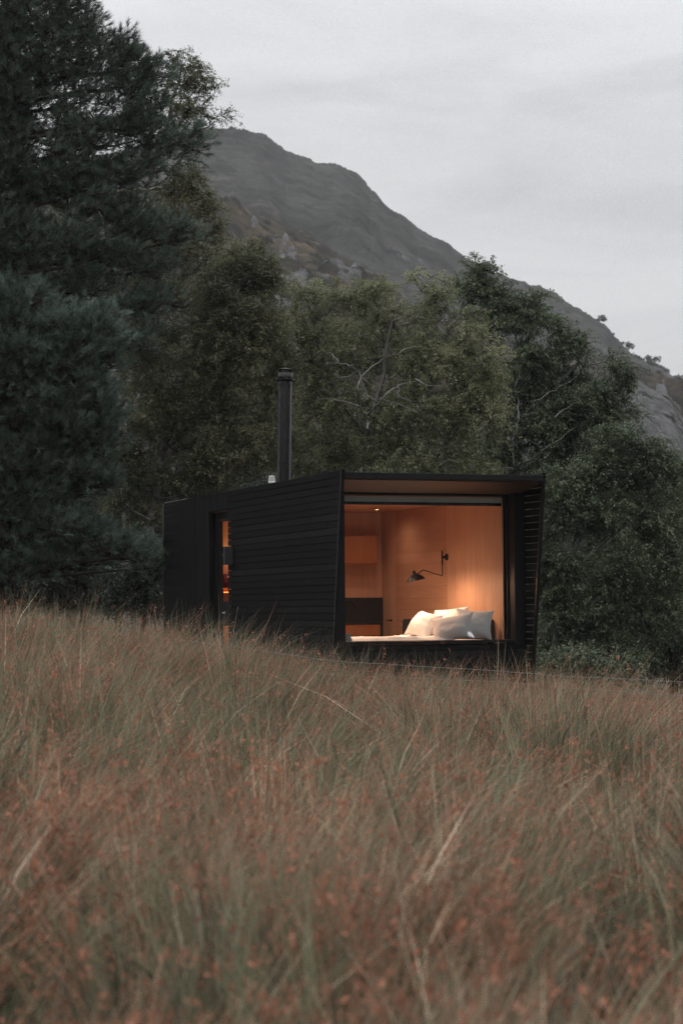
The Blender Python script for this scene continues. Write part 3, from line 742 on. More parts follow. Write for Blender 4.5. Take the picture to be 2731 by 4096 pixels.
def branch_mesh(A, par, rad, ns=5):
    e = np.where(par >= 0)[0]; a_ = A[par[e]]; b_ = A[e]; d = unit(b_ - a_)
    ref = np.where(np.abs(d[:, 2:3]) < .9, [[0, 0, 1.]], [[1., 0, 0]]); u = unit(np.cross(d, ref)); v = np.cross(d, u)
    th = np.arange(ns)*2*np.pi/ns; c, s = np.cos(th), np.sin(th)
    ring = c[None, :, None]*u[:, None] + s[None, :, None]*v[:, None]
    ra = np.minimum(rad[par[e]], rad[e]*1.6)
    V = np.concatenate([a_[:, None] + ring*ra[:, None, None], (b_ + d*.01)[:, None] + ring*rad[e][:, None, None]], 1)
    b0 = np.arange(len(e))[:, None, None]*2*ns; i = np.arange(ns); j = (i + 1) % ns
    q = np.stack([i, j, j + ns, i + ns], -1)[None] + b0
    return V.reshape(-1, 3), q.reshape(-1, 4)
def leaf_mesh(C, r, size, width=.55, droop=.3, along=None):
    n = len(C); ax = r.normal(size=(n, 3)); ax[:, 2] -= droop; ax = unit(ax)
    if along is not None: ax = unit(ax + along*.7)
    nr = r.normal(size=(n, 3))*.7; nr[:, 2] += 1.3; side = unit(np.cross(ax, nr)); nrm = np.cross(side, ax)
    l = size*r.uniform(.6, 1.35, n)[:, None]; w_ = l*width*.5
    V = np.stack([C - ax*l*.5, C + side*w_ + nrm*l*.08, C + ax*l*.5, C - side*w_ + nrm*l*.08], 1).reshape(-1, 3)
    return V, np.arange(n*4).reshape(n, 4)
def broadleaf(name, label, base, trunks, lobes, Y, n_att, per, size, leafmat, barkmat, seed, sig=.2, thr=.40, r0=.0045, cap=.14, width=.55, group=None, shell=2.0, cat='tree', gscale=1.3, droop=.35):
    r = np.random.default_rng(seed)
    att = sample_lobes(lobes, n_att, Y, seed, thr, gscale, shell)
    tr_ = [[at(x, y, Y + (d_[0] if d_ else 0)) for x, y, *d_ in tk] for tk in trunks]
    b0 = np.array(tr_[0][0]); gz0 = float(terrain(b0[0:1], b0[1:2])[0]); tr_[0][0] = np.array([b0[0], b0[1], gz0 - .1])
    A, par, tips, n0 = skeleton(tr_, att, seed=seed)
    rad = radii(par, tips, len(A), n0, r0, cap=cap)
    root = empty(name, (b0[0], b0[1], gz0)); tag(root, label, cat, group); org = np.array([b0[0], b0[1], gz0])
    # twigs at every tip, leaves along the twigs
    KT = 5; tp = np.repeat(A[tips], KT, 0); nT = len(tp); dirp = unit(np.repeat(A[tips] - A[par[tips]], KT, 0))
    d0 = unit(dirp*.55 + r.normal(size=(nT, 3))*np.array([.75, .75, .5]) + np.array([0, 0, .12]))
    Lt = r.uniform(.5, 1.25, nT)[:, None]*sig*2.3
    pos = lambda i, s_: tp[i] + d0[i]*Lt[i]*s_ - np.concatenate([np.zeros((len(i), 2)), (droop*Lt[i]*s_**2)], 1)
    al = np.arange(nT); o1 = pos(al, np.full((nT, 1), .55)); o2 = pos(al, np.full((nT, 1), 1.))
    n1 = len(A); A = np.concatenate([A, o1, o2]); par = np.concatenate([par, np.repeat(tips, KT), n1 + al]); rad = np.concatenate([rad, np.full(nT, .0035), np.full(nT, .002)])
    V, q = branch_mesh(A, par, rad, 4); np_mesh('trunk', V - org, [q], [barkmat, M['bark_dark']], root, mat_idx=np.repeat((rad[par >= 0] < .009).astype(int), 4), smooth=True)
    k = r.poisson(per/KT, nT); li = np.repeat(al, k); s_ = r.random((len(li), 1))**.75
    C = pos(li, s_*1.05) + r.normal(size=(len(li), 3))*sig*.16
    V, q = leaf_mesh(C, r, size, width, along=d0[li])
    tn = np.clip(.42 + 1.7*(fbm(C*1.3, 3, seed + 3) - .5) + r.normal(size=len(C))*.15, 0, 1); tn = np.where(r.random(len(C)) < .004, 1, np.minimum(tn, .93))
    np_mesh('crown', V - org, [q], leafmat, root, attrs={'tint': ('FLOAT', np.repeat(tn, 4))})
    return root
def pine(name, label, trunks, lobes, Y, n_att, tufts, seed, needles=34, nl=.115, thr=.30):
    r = np.random.default_rng(seed)
    att = sample_lobes(lobes, n_att, Y, seed, thr, 1.2, 1.6)
    tr_ = [[at(x, y, Y + (d_[0] if d_ else 0)) for x, y, *d_ in tk] for tk in trunks]
    b0 = np.array(tr_[0][0]); gz0 = float(terrain(b0[0:1], b0[1:2])[0]); tr_[0][0] = np.array([b0[0], b0[1], gz0 - .1])
    main = np.concatenate([np.linspace(p, q_, 8) for p, q_ in zip(tr_[0], tr_[0][1:])])
    for l in lobes:                                        # one bough to every pad of foliage
        c = at(l[0], l[1], Y); hd = np.hypot(main[:, 0] - c[0], main[:, 1] - c[1]); j = int(np.argmin(np.abs(main[:, 2] - (c[2] - .12*hd)) + .2*hd))
        p0 = main[j]; v = c - p0; side_ = r.normal(size=3)*.10*np.linalg.norm(v)
        tr_.append([p0 + v*s_ + side_*math.sin(math.pi*s_) + np.array([0, 0, .12*np.linalg.norm(v[:2])*(s_*s_ - s_)]) for s_ in np.linspace(0, 1, 7)])
    A, par, tips, n0 = skeleton(tr_, att, seed=seed, upbias=.35, wob=.05)
    rad = radii(par, tips, len(A), n0, .0048, .5, .16)
    root = empty(name, (b0[0], b0[1], gz0)); tag(root, label, 'tree'); org = np.array([b0[0], b0[1], gz0])
    tb = np.repeat(A[tips], tufts, 0); nT = len(tb); tid = np.repeat(tips, tufts)
    outw = tb - main.mean(0); outw[:, 2] = 0; outw = unit(outw)
    ax = unit(outw*.45 + np.array([0, 0, .45]) + r.normal(size=(nT, 3))*np.array([.7, .7, .45]))
    C = tb + ax*r.uniform(.06, .42, nT)[:, None]*np.array([1, 1, .7]); ax = unit(ax + np.array([0, 0, .35]))
    n1 = len(A); A = np.concatenate([A, C]); par = np.concatenate([par, tid]); rad = np.concatenate([rad, np.full(nT, .004)])
    V, q = branch_mesh(A, par, rad, 4); np_mesh('trunk', V - org, [q], M['bark_pine'], root, smooth=True)
    ref = unit(r.normal(size=(nT, 3))); u = unit(np.cross(ax, ref)); v = np.cross(ax, u)
    m_ = needles; th = r.random((nT, m_))*2*np.pi; s_ = r.random((nT, m_)); op = r.uniform(.3, 1.05, (nT, m_))*(1.15 - .6*s_)
    st = C[:, None] + ax[:, None]*(s_[..., None]*.11)
    rd = np.cos(th)[..., None]*u[:, None] + np.sin(th)[..., None]*v[:, None]
    dr = np.cos(op)[..., None]*ax[:, None] + np.sin(op)[..., None]*rd
    ln = nl*r.uniform(.75, 1.2, (nT, m_))[..., None]; sd = unit(np.cross(dr, r.normal(size=dr.shape)))*.0034
    V = np.stack([st - sd, st + sd, st + dr*ln], 2).reshape(-1, 3)
    tn = np.clip(.5 + .9*(fbm(C*1.0, 2, seed + 3) - .5) + r.normal(size=nT)*.26, 0, 1)
    tv = np.repeat(np.clip(tn[:, None] + r.normal(size=(nT, m_))*.12, 0, 1).ravel(), 3)
    np_mesh('crown', V - org, [np.arange(len(V)).reshape(-1, 3)], M['needles'], root, attrs={'tint': ('FLOAT', tv)})
    return root

# tall pine, its crown running out of the top of the frame
pine('pine_tree', 'tall dark pine tree reaching highest, with long spreading boughs', [[(-60, 1400), (-50, 900), (-30, 500), (0, 200), (30, -160)]],
     [(60, -150, 130, 90), (120, -40, 130, 70), (40, 40, 150, 80), (150, 60, 80, 60), (110, 130, 140, 60), (230, 120, 80, 55), (290, 160, 70, 45), (330, 190, 50, 50), (80, 190, 130, 50), (220, 220, 110, 45), (320, 250, 60, 45), (-60, 120, 120, 120), (-80, 300, 140, 110),
      (430, 325, 48, 28), (385, 335, 60, 28), (320, 320, 60, 28), (350, 370, 50, 25), (250, 290, 70, 28), (10, 320, 60, 40), (60, 275, 120, 45), (150, 310, 100, 40), (60, 355, 120, 45), (200, 350, 90, 35), (120, 395, 110, 40), (-40, 380, 100, 60), (20, 230, 90, 50), (300, 405, 70, 30), (230, 415, 80, 35), (330, 290, 60, 30),
      (60, 430, 110, 50), (160, 440, 90, 45), (230, 480, 90, 45), (300, 520, 80, 40), (370, 540, 60, 32), (425, 548, 38, 20), (20, 560, 110, 70), (140, 570, 110, 55), (270, 600, 90, 35), (340, 620, 55, 28), (-80, 520, 140, 110),
      (60, 660, 110, 60), (170, 660, 90, 45), (340, 690, 55, 30), (290, 720, 50, 25), (-80, 760, 150, 130), (120, 760, 120, 60), (280, 780, 60, 40)],
     39, 3200, 6, 41, 40)
pine('pine_tree', 'bushy lower pine tree with pale tufts, boughs down to the grass', [[(-20, 1405), (10, 1100), (60, 850), (90, 690)]],
     [(50, 720, 80, 45), (20, 690, 60, 40), (150, 755, 70, 40), (215, 745, 50, 35), (235, 800, 30, 60), (150, 820, 90, 60), (50, 830, 100, 70), (60, 930, 110, 70), (180, 900, 70, 60), (220, 950, 40, 40), (140, 990, 100, 60), (225, 1010, 28, 35),
      (40, 1060, 110, 70), (160, 1080, 80, 50), (210, 1120, 45, 30), (80, 1160, 110, 55), (50, 1230, 90, 40), (160, 1230, 100, 32), (240, 1262, 90, 28), (320, 1285, 50, 18), (350, 1300, 28, 14), (110, 1290, 110, 32), (40, 1320, 70, 35), (-60, 900, 90, 200), (-60, 1200, 80, 120)],
     35, 1700, 6, 42, 46)
broadleaf('birch_tree', 'slender birch tree whose feathery top stands against the sky', (0, 0), [[(300, 1400), (278, 900), (285, 660), (320, 480), (380, 300), (425, 120)]],
     [(425, 150, 48, 45), (455, 190, 42, 45), (400, 215, 40, 50), (445, 255, 45, 35), (500, 268, 32, 10), (385, 280, 50, 40), (435, 400, 60, 40), (470, 420, 40, 45), (400, 470, 80, 55), (470, 500, 40, 50), (360, 560, 90, 60), (470, 580, 70, 60), (300, 620, 90, 70), (400, 670, 110, 70), (260, 740, 90, 60), (520, 600, 45, 45), (330, 800, 110, 60)],
     44, 800, 110, .044, M['birch_leaf'], M['bark_birch'], 51, .17, .42, .004, .09)
broadleaf('birch_tree', 'full rounded birch tree with pale trunk just beside the cabin', (0, 0), [[(338, 1420), (345, 1240), (362, 1080), (400, 900), (440, 720)], [(400, 900), (500, 760), (560, 640)], [(362, 1080), (460, 950), (540, 860)]],
     [(560, 605, 55, 50), (620, 640, 40, 45), (530, 680, 90, 70), (610, 690, 55, 60), (650, 770, 35, 60), (480, 760, 110, 70), (600, 770, 60, 70), (400, 850, 110, 80), (540, 860, 100, 80), (630, 860, 40, 70), (340, 950, 110, 70), (480, 960, 120, 70), (600, 960, 60, 80), (400, 1050, 120, 60), (540, 1050, 100, 50), (300, 1080, 90, 60), (440, 1110, 80, 40), (320, 1170, 80, 40)],
     40, 1150, 150, .045, M['birch_leaf'], M['bark_birch'], 52, .19, .40, .0042, .075)
broadleaf('willow_tree', 'wide olive green willow tree behind the chimney and window', (0, 0), [[(860, 1420), (850, 1150), (840, 1000)], [(840, 1000), (760, 880), (720, 760)], [(840, 1000), (880, 860), (900, 740)], [(850, 1100), (960, 940), (1030, 800)]],
     [(700, 700, 50, 40), (760, 690, 60, 45), (840, 685, 60, 45), (900, 710, 70, 50), (680, 780, 60, 70), (780, 780, 100, 60), (900, 800, 100, 60), (990, 720, 70, 60), (1060, 770, 70, 70), (1090, 860, 60, 80), (1000, 850, 90, 70), (690, 880, 60, 80), (650, 960, 50, 80), (760, 960, 80, 90), (960, 960, 110, 80), (1080, 970, 70, 80), (860, 1010, 90, 70), (720, 1060, 100, 45), (900, 1080, 130, 40), (1060, 1060, 100, 45), (1135, 950, 45, 70), (1140, 1050, 50, 50), (1120, 850, 40, 50), (640, 800, 40, 60), (985, 650, 30, 32, 0, 0, .35), (955, 640, 18, 25, 0, 0, .3), (700, 1160, 120, 60), (900, 1180, 150, 70), (1100, 1160, 120, 70)],
     43, 1300, 130, .056, M['willow_leaf'], M['bark_grey'], 53, .19, .42, .0045, .11, .42)
broadleaf('alder_tree', 'dark green alder tree with the tallest crown to the right of cabin', (0, 0), [[(1150, 1430), (1145, 1100), (1165, 940), (1190, 840)], [(1145, 1100), (1110, 850), (1105, 680)], [(1150, 1080), (1260, 900), (1330, 830)], [(1190, 840), (1230, 740)]],
     [(1110, 628, 42, 28), (1085, 660, 45, 40), (1140, 680, 55, 45), (1195, 715, 50, 40), (1238, 690, 16, 22), (1240, 760, 50, 45), (1140, 760, 60, 50), (1200, 810, 70, 50), (1290, 800, 50, 40), (1270, 860, 70, 50), (1330, 860, 55, 50), (1370, 900, 50, 50), (1395, 860, 30, 30), (1428, 862, 28, 42), (1440, 930, 40, 50), (1385, 826, 45, 26), (1400, 900, 55, 45), (1330, 920, 70, 50), (1350, 985, 80, 45), (1330, 800, 30, 22), (1180, 900, 70, 55), (1290, 940, 90, 50), (1390, 960, 45, 50), (1220, 1000, 90, 50), (1330, 1020, 90, 50), (1160, 1060, 60, 50), (1280, 1090, 90, 50)],
     46, 1150, 140, .054, M['alder_leaf'], M['bark_grey'], 54, .18, .43, .0045, .10)
broadleaf('ash_tree', 'broad dark tree leaning right with bare grey limbs near the cabin wall', (0, 0), [[(1262, 1560), (1275, 1440), (1300, 1330), (1340, 1200), (1400, 1080)], [(1275, 1440), (1370, 1380), (1460, 1330)], [(1300, 1330), (1400, 1230), (1490, 1150)], [(1290, 1380), (1290, 1240), (1300, 1120)]],
     [(1410, 1015, 60, 36), (1480, 1045, 50, 34), (1530, 1075, 40, 36), (1265, 1120, 50, 50), (1265, 1250, 30, 60), (1270, 1360, 30, 60), (1260, 1450, 30, 50), (1390, 1060, 60, 40), (1330, 1110, 70, 50), (1440, 1090, 80, 50), (1280, 1180, 50, 60), (1390, 1180, 90, 50), (1490, 1180, 60, 60), (1290, 1280, 50, 60), (1400, 1290, 100, 60), (1510, 1290, 60, 60), (1290, 1390, 50, 60), (1400, 1400, 100, 60), (1500, 1390, 70, 60), (1300, 1490, 60, 40), (1420, 1490, 90, 45)],
     41, 1150, 145, .05, M['alder_leaf'], M['bark_grey'], 55, .19, .42, .0045, .10)
broadleaf('ash_tree', 'low dense dark tree at the right edge of the view', (0, 0), [[(1545, 1590), (1540, 1400), (1530, 1250), (1545, 1120)], [(1540, 1400), (1620, 1250)]],
     [(1530, 1080, 50, 30), (1575, 1110, 50, 45), (1540, 1170, 60, 55), (1620, 1180, 70, 70), (1550, 1270, 80, 60), (1620, 1330, 80, 70), (1520, 1370, 70, 60), (1560, 1450, 90, 60), (1480, 1480, 60, 40), (1650, 1460, 70, 70), (1540, 1530, 80, 36), (1600, 1545, 60, 36)],
     43, 560, 130, .05, M['alder_leaf'], M['bark_dark'], 56, .19, .40)
# deeper trees that close the wood on the left
broadleaf('broadleaf_tree', 'shadowy broad tree deep in the wood behind both pines', (0, 0), [[(160, 1400), (170, 900), (150, 600)]],
     [(40, 480, 140, 90), (170, 560, 130, 90), (50, 680, 150, 100), (220, 720, 140, 100), (80, 850, 170, 110), (240, 900, 130, 110), (100, 1030, 180, 110), (60, 1200, 160, 110), (220, 1080, 150, 110), (-120, 700, 150, 300)],
     52, 800, 130, .075, M['alder_leaf'], M['bark_dark'], 57, .26, .33)
broadleaf('broadleaf_tree', 'dusky broad tree glimpsed behind the willow branches', (0, 0), [[(900, 1400), (905, 1000), (890, 820)]],
     [(600, 840, 80, 70), (540, 930, 100, 80), (640, 950, 80, 80), (470, 860, 80, 60), (570, 1040, 110, 60), (420, 980, 90, 70), (720, 830, 90, 70), (860, 800, 110, 70), (1000, 830, 110, 70), (760, 950, 110, 80), (920, 940, 120, 80), (1080, 960, 100, 80), (700, 1060, 110, 70), (860, 1080, 120, 70), (1020, 1080, 120, 70), (1180, 1080, 90, 70)],
     53, 850, 120, .075, M['birch_leaf'], M['bark_dark'], 59, .26, .33)
broadleaf('broadleaf_tree', 'dusky broad tree filling the depth behind the ash limbs', (0, 0), [[(1360, 1400), (1350, 1200), (1370, 1080)]],
     [(1290, 1120, 90, 80), (1400, 1100, 90, 80), (1280, 1250, 90, 90), (1420, 1240, 110, 90), (1540, 1200, 90, 90), (1290, 1380, 100, 90), (1430, 1380, 110, 90), (1560, 1360, 100, 100), (1300, 1480, 110, 50), (1460, 1490, 120, 50)],
     52, 520, 120, .075, M['alder_leaf'], M['bark_dark'], 63, .26, .33)
broadleaf('hazel_tree', 'dark bushy tree filling the gap between birch trunks', (0, 0), [[(270, 1400), (290, 1200), (330, 1000)]],
     [(280, 1130, 130, 80), (400, 1180, 110, 80), (260, 1250, 140, 80), (420, 1290, 120, 80), (300, 1350, 140, 60), (500, 1150, 120, 70), (600, 1130, 110, 60)],
     48, 600, 130, .06, M['shrub_leaf'], M['bark_dark'], 58, .24, .34)
for i, (lb, xx, yy, lobes, Y, n) in enumerate([
    ('glossy leaved shrub at the far corner of the cabin', 330, 1400, [(330, 1330, 45, 40), (355, 1270, 25, 40), (300, 1380, 60, 35), (350, 1390, 30, 30)], 37, 130),
    ('low dark shrub under the pine boughs behind the rushes', 190, 1400, [(190, 1350, 90, 55), (110, 1360, 90, 50), (250, 1340, 60, 50), (150, 1310, 90, 30)], 38.5, 220),
    ('low dark shrub at the left edge of view under the pine', 30, 1400, [(20, 1350, 100, 55), (-60, 1340, 80, 60), (70, 1320, 70, 35)], 38, 200)]):
    broadleaf('shrub', lb, (0, 0), [[(xx, yy), (xx + 4, yy - 60)]], lobes, Y, n, 80, .05, M['shrub_leaf'], M['bark_dark'], 60 + i, .15, .36, cat='shrub', group='shrubs under the trees')
broadleaf('shrub', 'green low shrub in the rushes just right of the cabin', (0, 0), [[(1340, 1590), (1345, 1530)]], [(1330, 1520, 60, 30), (1420, 1535, 60, 26), (1270, 1530, 30, 26)], 37, 110, 70, .05, M['alder_leaf'], M['bark_dark'], 66, .15, .36, cat='shrub', group='shrubs under the trees')

# bare grey limbs in the willow
def cpt(x, y): return ((800 + 1.2315*x)/K, (500 + 1.2315*y)/K)
lim = [[(545, 990), (540, 945), (515, 915), (480, 900), (415, 890), (385, 893)], [(440, 893), (420, 870), (395, 862)], [(500, 740), (520, 700), (515, 670)], [(700, 828), (740, 850), (790, 845)], [(640, 748), (670, 725), (720, 720)], [(450, 772), (430, 745), (400, 735)], [(590, 895), (640, 905), (700, 930)], [(515, 800), (470, 820), (440, 815)], [(540, 945), (580, 905), (620, 860), (660, 840), (745, 820)], [(520, 910), (510, 850), (525, 820), (505, 790), (495, 740), (500, 710)], [(505, 790), (480, 780), (430, 770), (400, 780)],
       [(525, 820), (560, 780), (620, 745), (690, 750)], [(530, 820), (570, 880), (560, 930)], [(660, 840), (640, 875), (690, 900)], [(620, 745), (610, 720), (640, 690)], [(495, 740), (470, 715)], [(580, 905), (545, 880), (530, 850)]]
r = np.random.default_rng(5); m = MB()
for kx, ln in enumerate(lim):
    pts = []
    for (a_, b_) in zip(ln, ln[1:]):
        for k in range(4): s_ = k/4; pts.append((a_[0] + (b_[0] - a_[0])*s_ + r.normal()*2, a_[1] + (b_[1] - a_[1])*s_ + r.normal()*2))
    pts.append(ln[-1]); w3 = [at(*cpt(x, y), 41.3 + .25*math.sin(i_*.5 + kx)) for i_, (x, y) in enumerate(pts)]
    rad = np.linspace(.026 if kx in (0, 8, 9) else .016, .004, len(w3)); m.tube(w3, rad, 7)
wil = bpy.data.objects['willow_tree']
org = np.array(wil.location); m.v = [v_ - org for v_ in m.v]
m.build('bare_limbs', mat_bark('pale_dead_wood', (.06, .058, .055), (.19, .185, .18), 16), wil, smooth=True)

def rpt(x, y): return ((1900 + .7226*x)/K, (1200 + .7226*y)/K)
def limbs(rootname, lines, conv, Y, r0, seed, mat):
    r = np.random.default_rng(seed); m = MB()
    for kx, ln in enumerate(lines):
        pts = []
        for (a_, b_) in zip(ln, ln[1:]):
            for k in range(5): s_ = k/5; pts.append((a_[0] + (b_[0] - a_[0])*s_ + r.normal()*4, a_[1] + (b_[1] - a_[1])*s_ + r.normal()*4))
        pts.append(ln[-1]); w3 = [at(*conv(x, y), Y + .3*math.sin(i_*.3 + kx*2)) for i_, (x, y) in enumerate(pts)]
        m.tube(w3, np.linspace(r0*(1 if kx % 2 == 0 else .7), .005, len(w3)), 6)
    ro = [o for o in bpy.data.objects if o.name.startswith(rootname)][0]; og = np.array(ro.location)
    m.v = [v_ - og for v_ in m.v]; m.build('bare_limbs', mat, ro, smooth=True)
LG = mat_bark('lichen_limbs', (.05, .048, .044), (.17, .165, .155), 16)
limbs('alder_tree', [[(205, 930), (220, 760), (270, 640), (330, 560), (440, 500), (560, 420)], [(150, 780), (175, 600), (215, 480), (250, 400)], [(220, 760), (240, 640), (235, 540), (300, 420), (350, 330)], [(270, 640), (400, 600), (500, 520)], [(200, 930), (320, 880), (420, 800), (560, 700)], [(205, 930), (100, 930), (20, 960)], [(440, 650), (560, 560), (650, 460), (700, 390)]], rpt, 45.3, .026, 3, LG)
limbs('ash_tree', [[(375, 1330), (420, 1220), (500, 1140), (620, 1040), (760, 960), (860, 870)], [(340, 1480), (480, 1400), (650, 1330)], [(420, 1220), (430, 1100), (500, 960), (560, 820)], [(330, 1900), (470, 1700), (560, 1650), (700, 1640)], [(330, 1890), (500, 1880), (640, 1950), (750, 1960)], [(340, 1850), (460, 1760), (640, 1700), (820, 1560)], [(350, 1700), (420, 1600), (560, 1560), (740, 1480)], [(620, 1040), (740, 1030), (860, 960), (1000, 900)], [(470, 1160), (380, 1160), (300, 1110)]], rpt, 40.9, .027, 4, LG)
# small trees along the skyline of the fell
protos = []
for k in range(4):
    rr_ = np.random.default_rng(90 + k); cs = []
    for j in range(5):
        cc = rr_.normal(size=3)*np.array([1.0, 1.0, .75]) + np.array([0, 0, 2.3 + .25*k]); nC = 130
        cs.append(unit(rr_.normal(size=(nC, 3)))*rr_.random((nC, 1))**.45*rr_.uniform(.6, 1.15) + cc)
    c = np.concatenate(cs); V, q = leaf_mesh(c, rr_, .5, .7)
    protos.append((V, q, rr_.random(len(c))))
pm = []
spots = [(1375, 748), (1400, 772), (1412, 790), (1428, 812), (1444, 826), (1455, 832), (1466, 838), (1478, 846), (1490, 850), (1500, 852), (1509, 852), (1520, 862), (1536, 870), (1552, 880), (1565, 890), (1450, 850), (1475, 862), (1500, 872), (1525, 882), (1550, 898), (1340, 727), (1360, 738), (1388, 760), (1420, 803), (1436, 820), (1460, 836), (1485, 849), (1515, 858), (1530, 866), (1545, 875), (1558, 884), (1440, 838), (1464, 852), (1490, 862), (1514, 872), (1540, 886), (1560, 896), (1430, 826)]
hl = ['lowest', 'second', 'third']
r = np.random.default_rng(77)
for i, (x, y) in enumerate(spots):
    Yd = 616 - (18 if 14 < i < 20 or 30 < i < 38 else 0); p = at(x, y + 1, Yd)
    root = empty('hillside_tree', (p[0], p[1], p[2] - .9)); tag(root, 'small dark tree or bush on the skyline ridge of the fell', 'tree', 'small trees along the ridge')
    s = r.uniform(.4, 1.1); root.scale = (s*1.35, s*1.35, s); root.rotation_euler = (0, 0, r.uniform(0, 6))
    V, q, tn = protos[i % 4]
    if len(pm) < 4:
        crown = np_mesh('crown', V, [q], M['far_leaf'], root, attrs={'tint': ('FLOAT', np.repeat(tn, 4))})
        trunk = MB().tube([(0, 0, -.5), (.1, 0, 1.2), (0, .1, 2.6)], [.16, .12, .07], 7).build('trunk', M['bark_dark'], root)
        pm.append((crown, trunk))
    else:
        for o_ in pm[i % 4]: c_ = o_.copy(); col.objects.link(c_); c_.parent = root

# ------------------------------------------------------------------ grass and rushes
def grass():
    r = np.random.default_rng(123)
    # tussock centres
    N = 1550
    yy = np.sqrt(r.uniform(1.9**2, 36**2, N)); xx = r.uniform(-1, 1, N)*(.235*yy + 1.6)
    near_y = r.uniform(1.9, 13, 230); near_x = r.uniform(-1, 1, 230)*(.2*near_y + .9)
    far_y = r.uniform(16, 27, 520); far_x = r.uniform(-1, 1, 520)*(.2*far_y + .6)
    T0 = N + 750
    fill_y = np.sqrt(r.uniform(1.9**2, 36**2, 9000)); fill_x = r.uniform(-1, 1, 9000)*(.235*fill_y + 1.6)
    xx = np.concatenate([xx, near_x, far_x, fill_x]); yy = np.concatenate([yy, near_y, far_y, fill_y]); short = np.arange(len(xx)) >= T0
    keep = np.ones(len(xx), bool)
    # keep the cabin's footprint free
    cy, sy = math.cos(YAW), math.sin(YAW); dx, dy = xx - .01072, yy - 27
    wl, ul = dx*cy + dy*sy, -dx*sy + dy*cy
    keep &= ~((wl > -.12) & (wl < 3.12) & (ul > .1) & (ul < 8.7))
    keep &= ~((yy > 32.5) & (r.random(len(xx)) < .6))
    xx, yy, short = xx[keep], yy[keep], short[keep]
    kind = fbm(np.stack([xx*.35, yy*.22], -1), 3, 4)            # broad drifts of green rush and rusty grass
    lump = fbm(np.stack([xx*1.1, yy*.8], -1), 2, 9); NT_ = len(xx)
    # tussock -> bundles of stems that lean together -> stems
    nb = r.poisson(np.where(short, 2, 27)*np.clip(.25 + 1.6*lump, .3, 1.5)); tb = np.repeat(np.arange(NT_), nb); NB = len(tb)
    spread = np.where(short, .2, r.uniform(.14, .31, NT_))
    ba = r.random(NB)*2*np.pi; brad = np.sqrt(r.random(NB))*spread[tb]
    cla = r.uniform(0, 2*np.pi, NT_); clean = np.stack([np.cos(cla), np.sin(cla)], -1)*(np.abs(r.normal(size=NT_))*.24)[:, None]; cben = r.normal(size=NT_)*.20 + .15
    bla = ba + r.normal(size=NB)*.4; blm = np.abs(r.normal(size=NB))*.06 + 1.3*brad*r.uniform(.6, 1.25, NB)
    blean = np.stack([np.cos(bla), np.sin(bla)], -1)*blm[:, None] + clean[tb] + np.array([.10, .0])
    bbend = r.normal(size=NB)*.13 + cben[tb]; bbd = unit(np.stack([np.cos(bla), np.sin(bla)], -1)*.6 + unit(clean)[tb]*.4 + np.array([.4, .1]))
    bh = np.where(short, r.uniform(.22, .48, NT_), r.uniform(.72, 1.16, NT_))[tb]*(.72 + .75*(lump[tb] - .30))*r.uniform(.68, 1.08, NB)
    btint = r.uniform(.36, 1.64, NB)[:, None]*r.uniform(.66, 1.30, NT_)[tb][:, None]
    bkind = (kind + r.normal(size=NT_)*.08)[tb] + r.normal(size=NB)*.05; brust = r.random(NB) < np.where(r.random(NT_) < .30 + .25*smooth(13, 20, yy), .60, .10)[tb]
    ns = r.poisson(np.where(short[tb], 5, 9)); bi = np.repeat(np.arange(NB), ns); S = len(bi); ci = tb[bi]
    bx = xx[ci] + (np.cos(ba)*brad)[bi] + r.normal(size=S)*.014; by = yy[ci] + (np.sin(ba)*brad)[bi] + r.normal(size=S)*.014
    bz = terrain(bx, by) - .02
    h = bh[bi]*np.where(r.random(S) < .12 + .12*smooth(15, 21, by), r.uniform(1.0, 1.32, S), r.uniform(.6, 1.04, S))
    h = np.where(by > 31, h*.75, h)
    cam_lim = CAMZ - .52 + .35*smooth(4.5, 9, by) + 1.3*smooth(9, 15, by) - bz            # the nearest tussocks are shorter, round where the photographer stands
    h = np.minimum(h, np.maximum(cam_lim*r.uniform(.8, 1.0, S), .2))
    bend = bbend[bi] + r.normal(size=S)*.05; drooping = r.random(S) < .03; bend = np.where(drooping, bend + r.uniform(.35, .8, S), bend)
    lean2 = blean[bi] + r.normal(size=(S, 2))*.035; lm = np.linalg.norm(lean2, axis=1); bd = unit(bbd[bi] + r.normal(size=(S, 2))*.2)
    sv = np.array([0, .38, .72, 1.])
    H = h[:, None]*sv
    off = lean2[:, None]*H[..., None] + bd[:, None]*(bend[:, None]*h[:, None]*sv**2.2)[..., None]
    zz = H*(1 - .25*np.minimum(lm + np.abs(bend), 1)[:, None]*sv) - np.where(drooping, .25, 0)[:, None]*h[:, None]*sv**4
    P = np.concatenate([np.stack([bx, by], -1)[:, None] + off, (bz[:, None] + zz)[..., None]], -1)     # S,4,3
    wa = r.random(S)*np.pi; wd = np.stack([np.cos(wa), np.sin(wa)*.5, np.zeros(S)], -1)
    wid = np.where(r.random(S) < .12, r.uniform(.007, .011, S), r.uniform(.0036, .0064, S))*.5
    broad = (by < 13) & (r.random(S) < .009); wid = np.where(broad, r.uniform(.005, .008, S), wid)
    tw = np.array([1., .9, .62])
    Lf = P[:, :3] - wd[:, None]*(wid[:, None]*tw)[..., None]; Rt = P[:, :3] + wd[:, None]*(wid[:, None]*tw)[..., None]
    V = np.concatenate([Lf, Rt, P[:, 3:4]], 1)                     # S,7,3
    b0 = np.arange(S)[:, None]*7
    q1 = b0 + np.array([0, 3, 4, 1]); q2 = b0 + np.array([1, 4, 5, 2]); t1 = b0 + np.array([2, 5, 6])
    # blade colours, with the shade between tussocks painted into the dark bases
    base3 = np.array([[.034, .044, .022], [.042, .042, .025], [.042, .036, .022], [.12, .10, .07]])
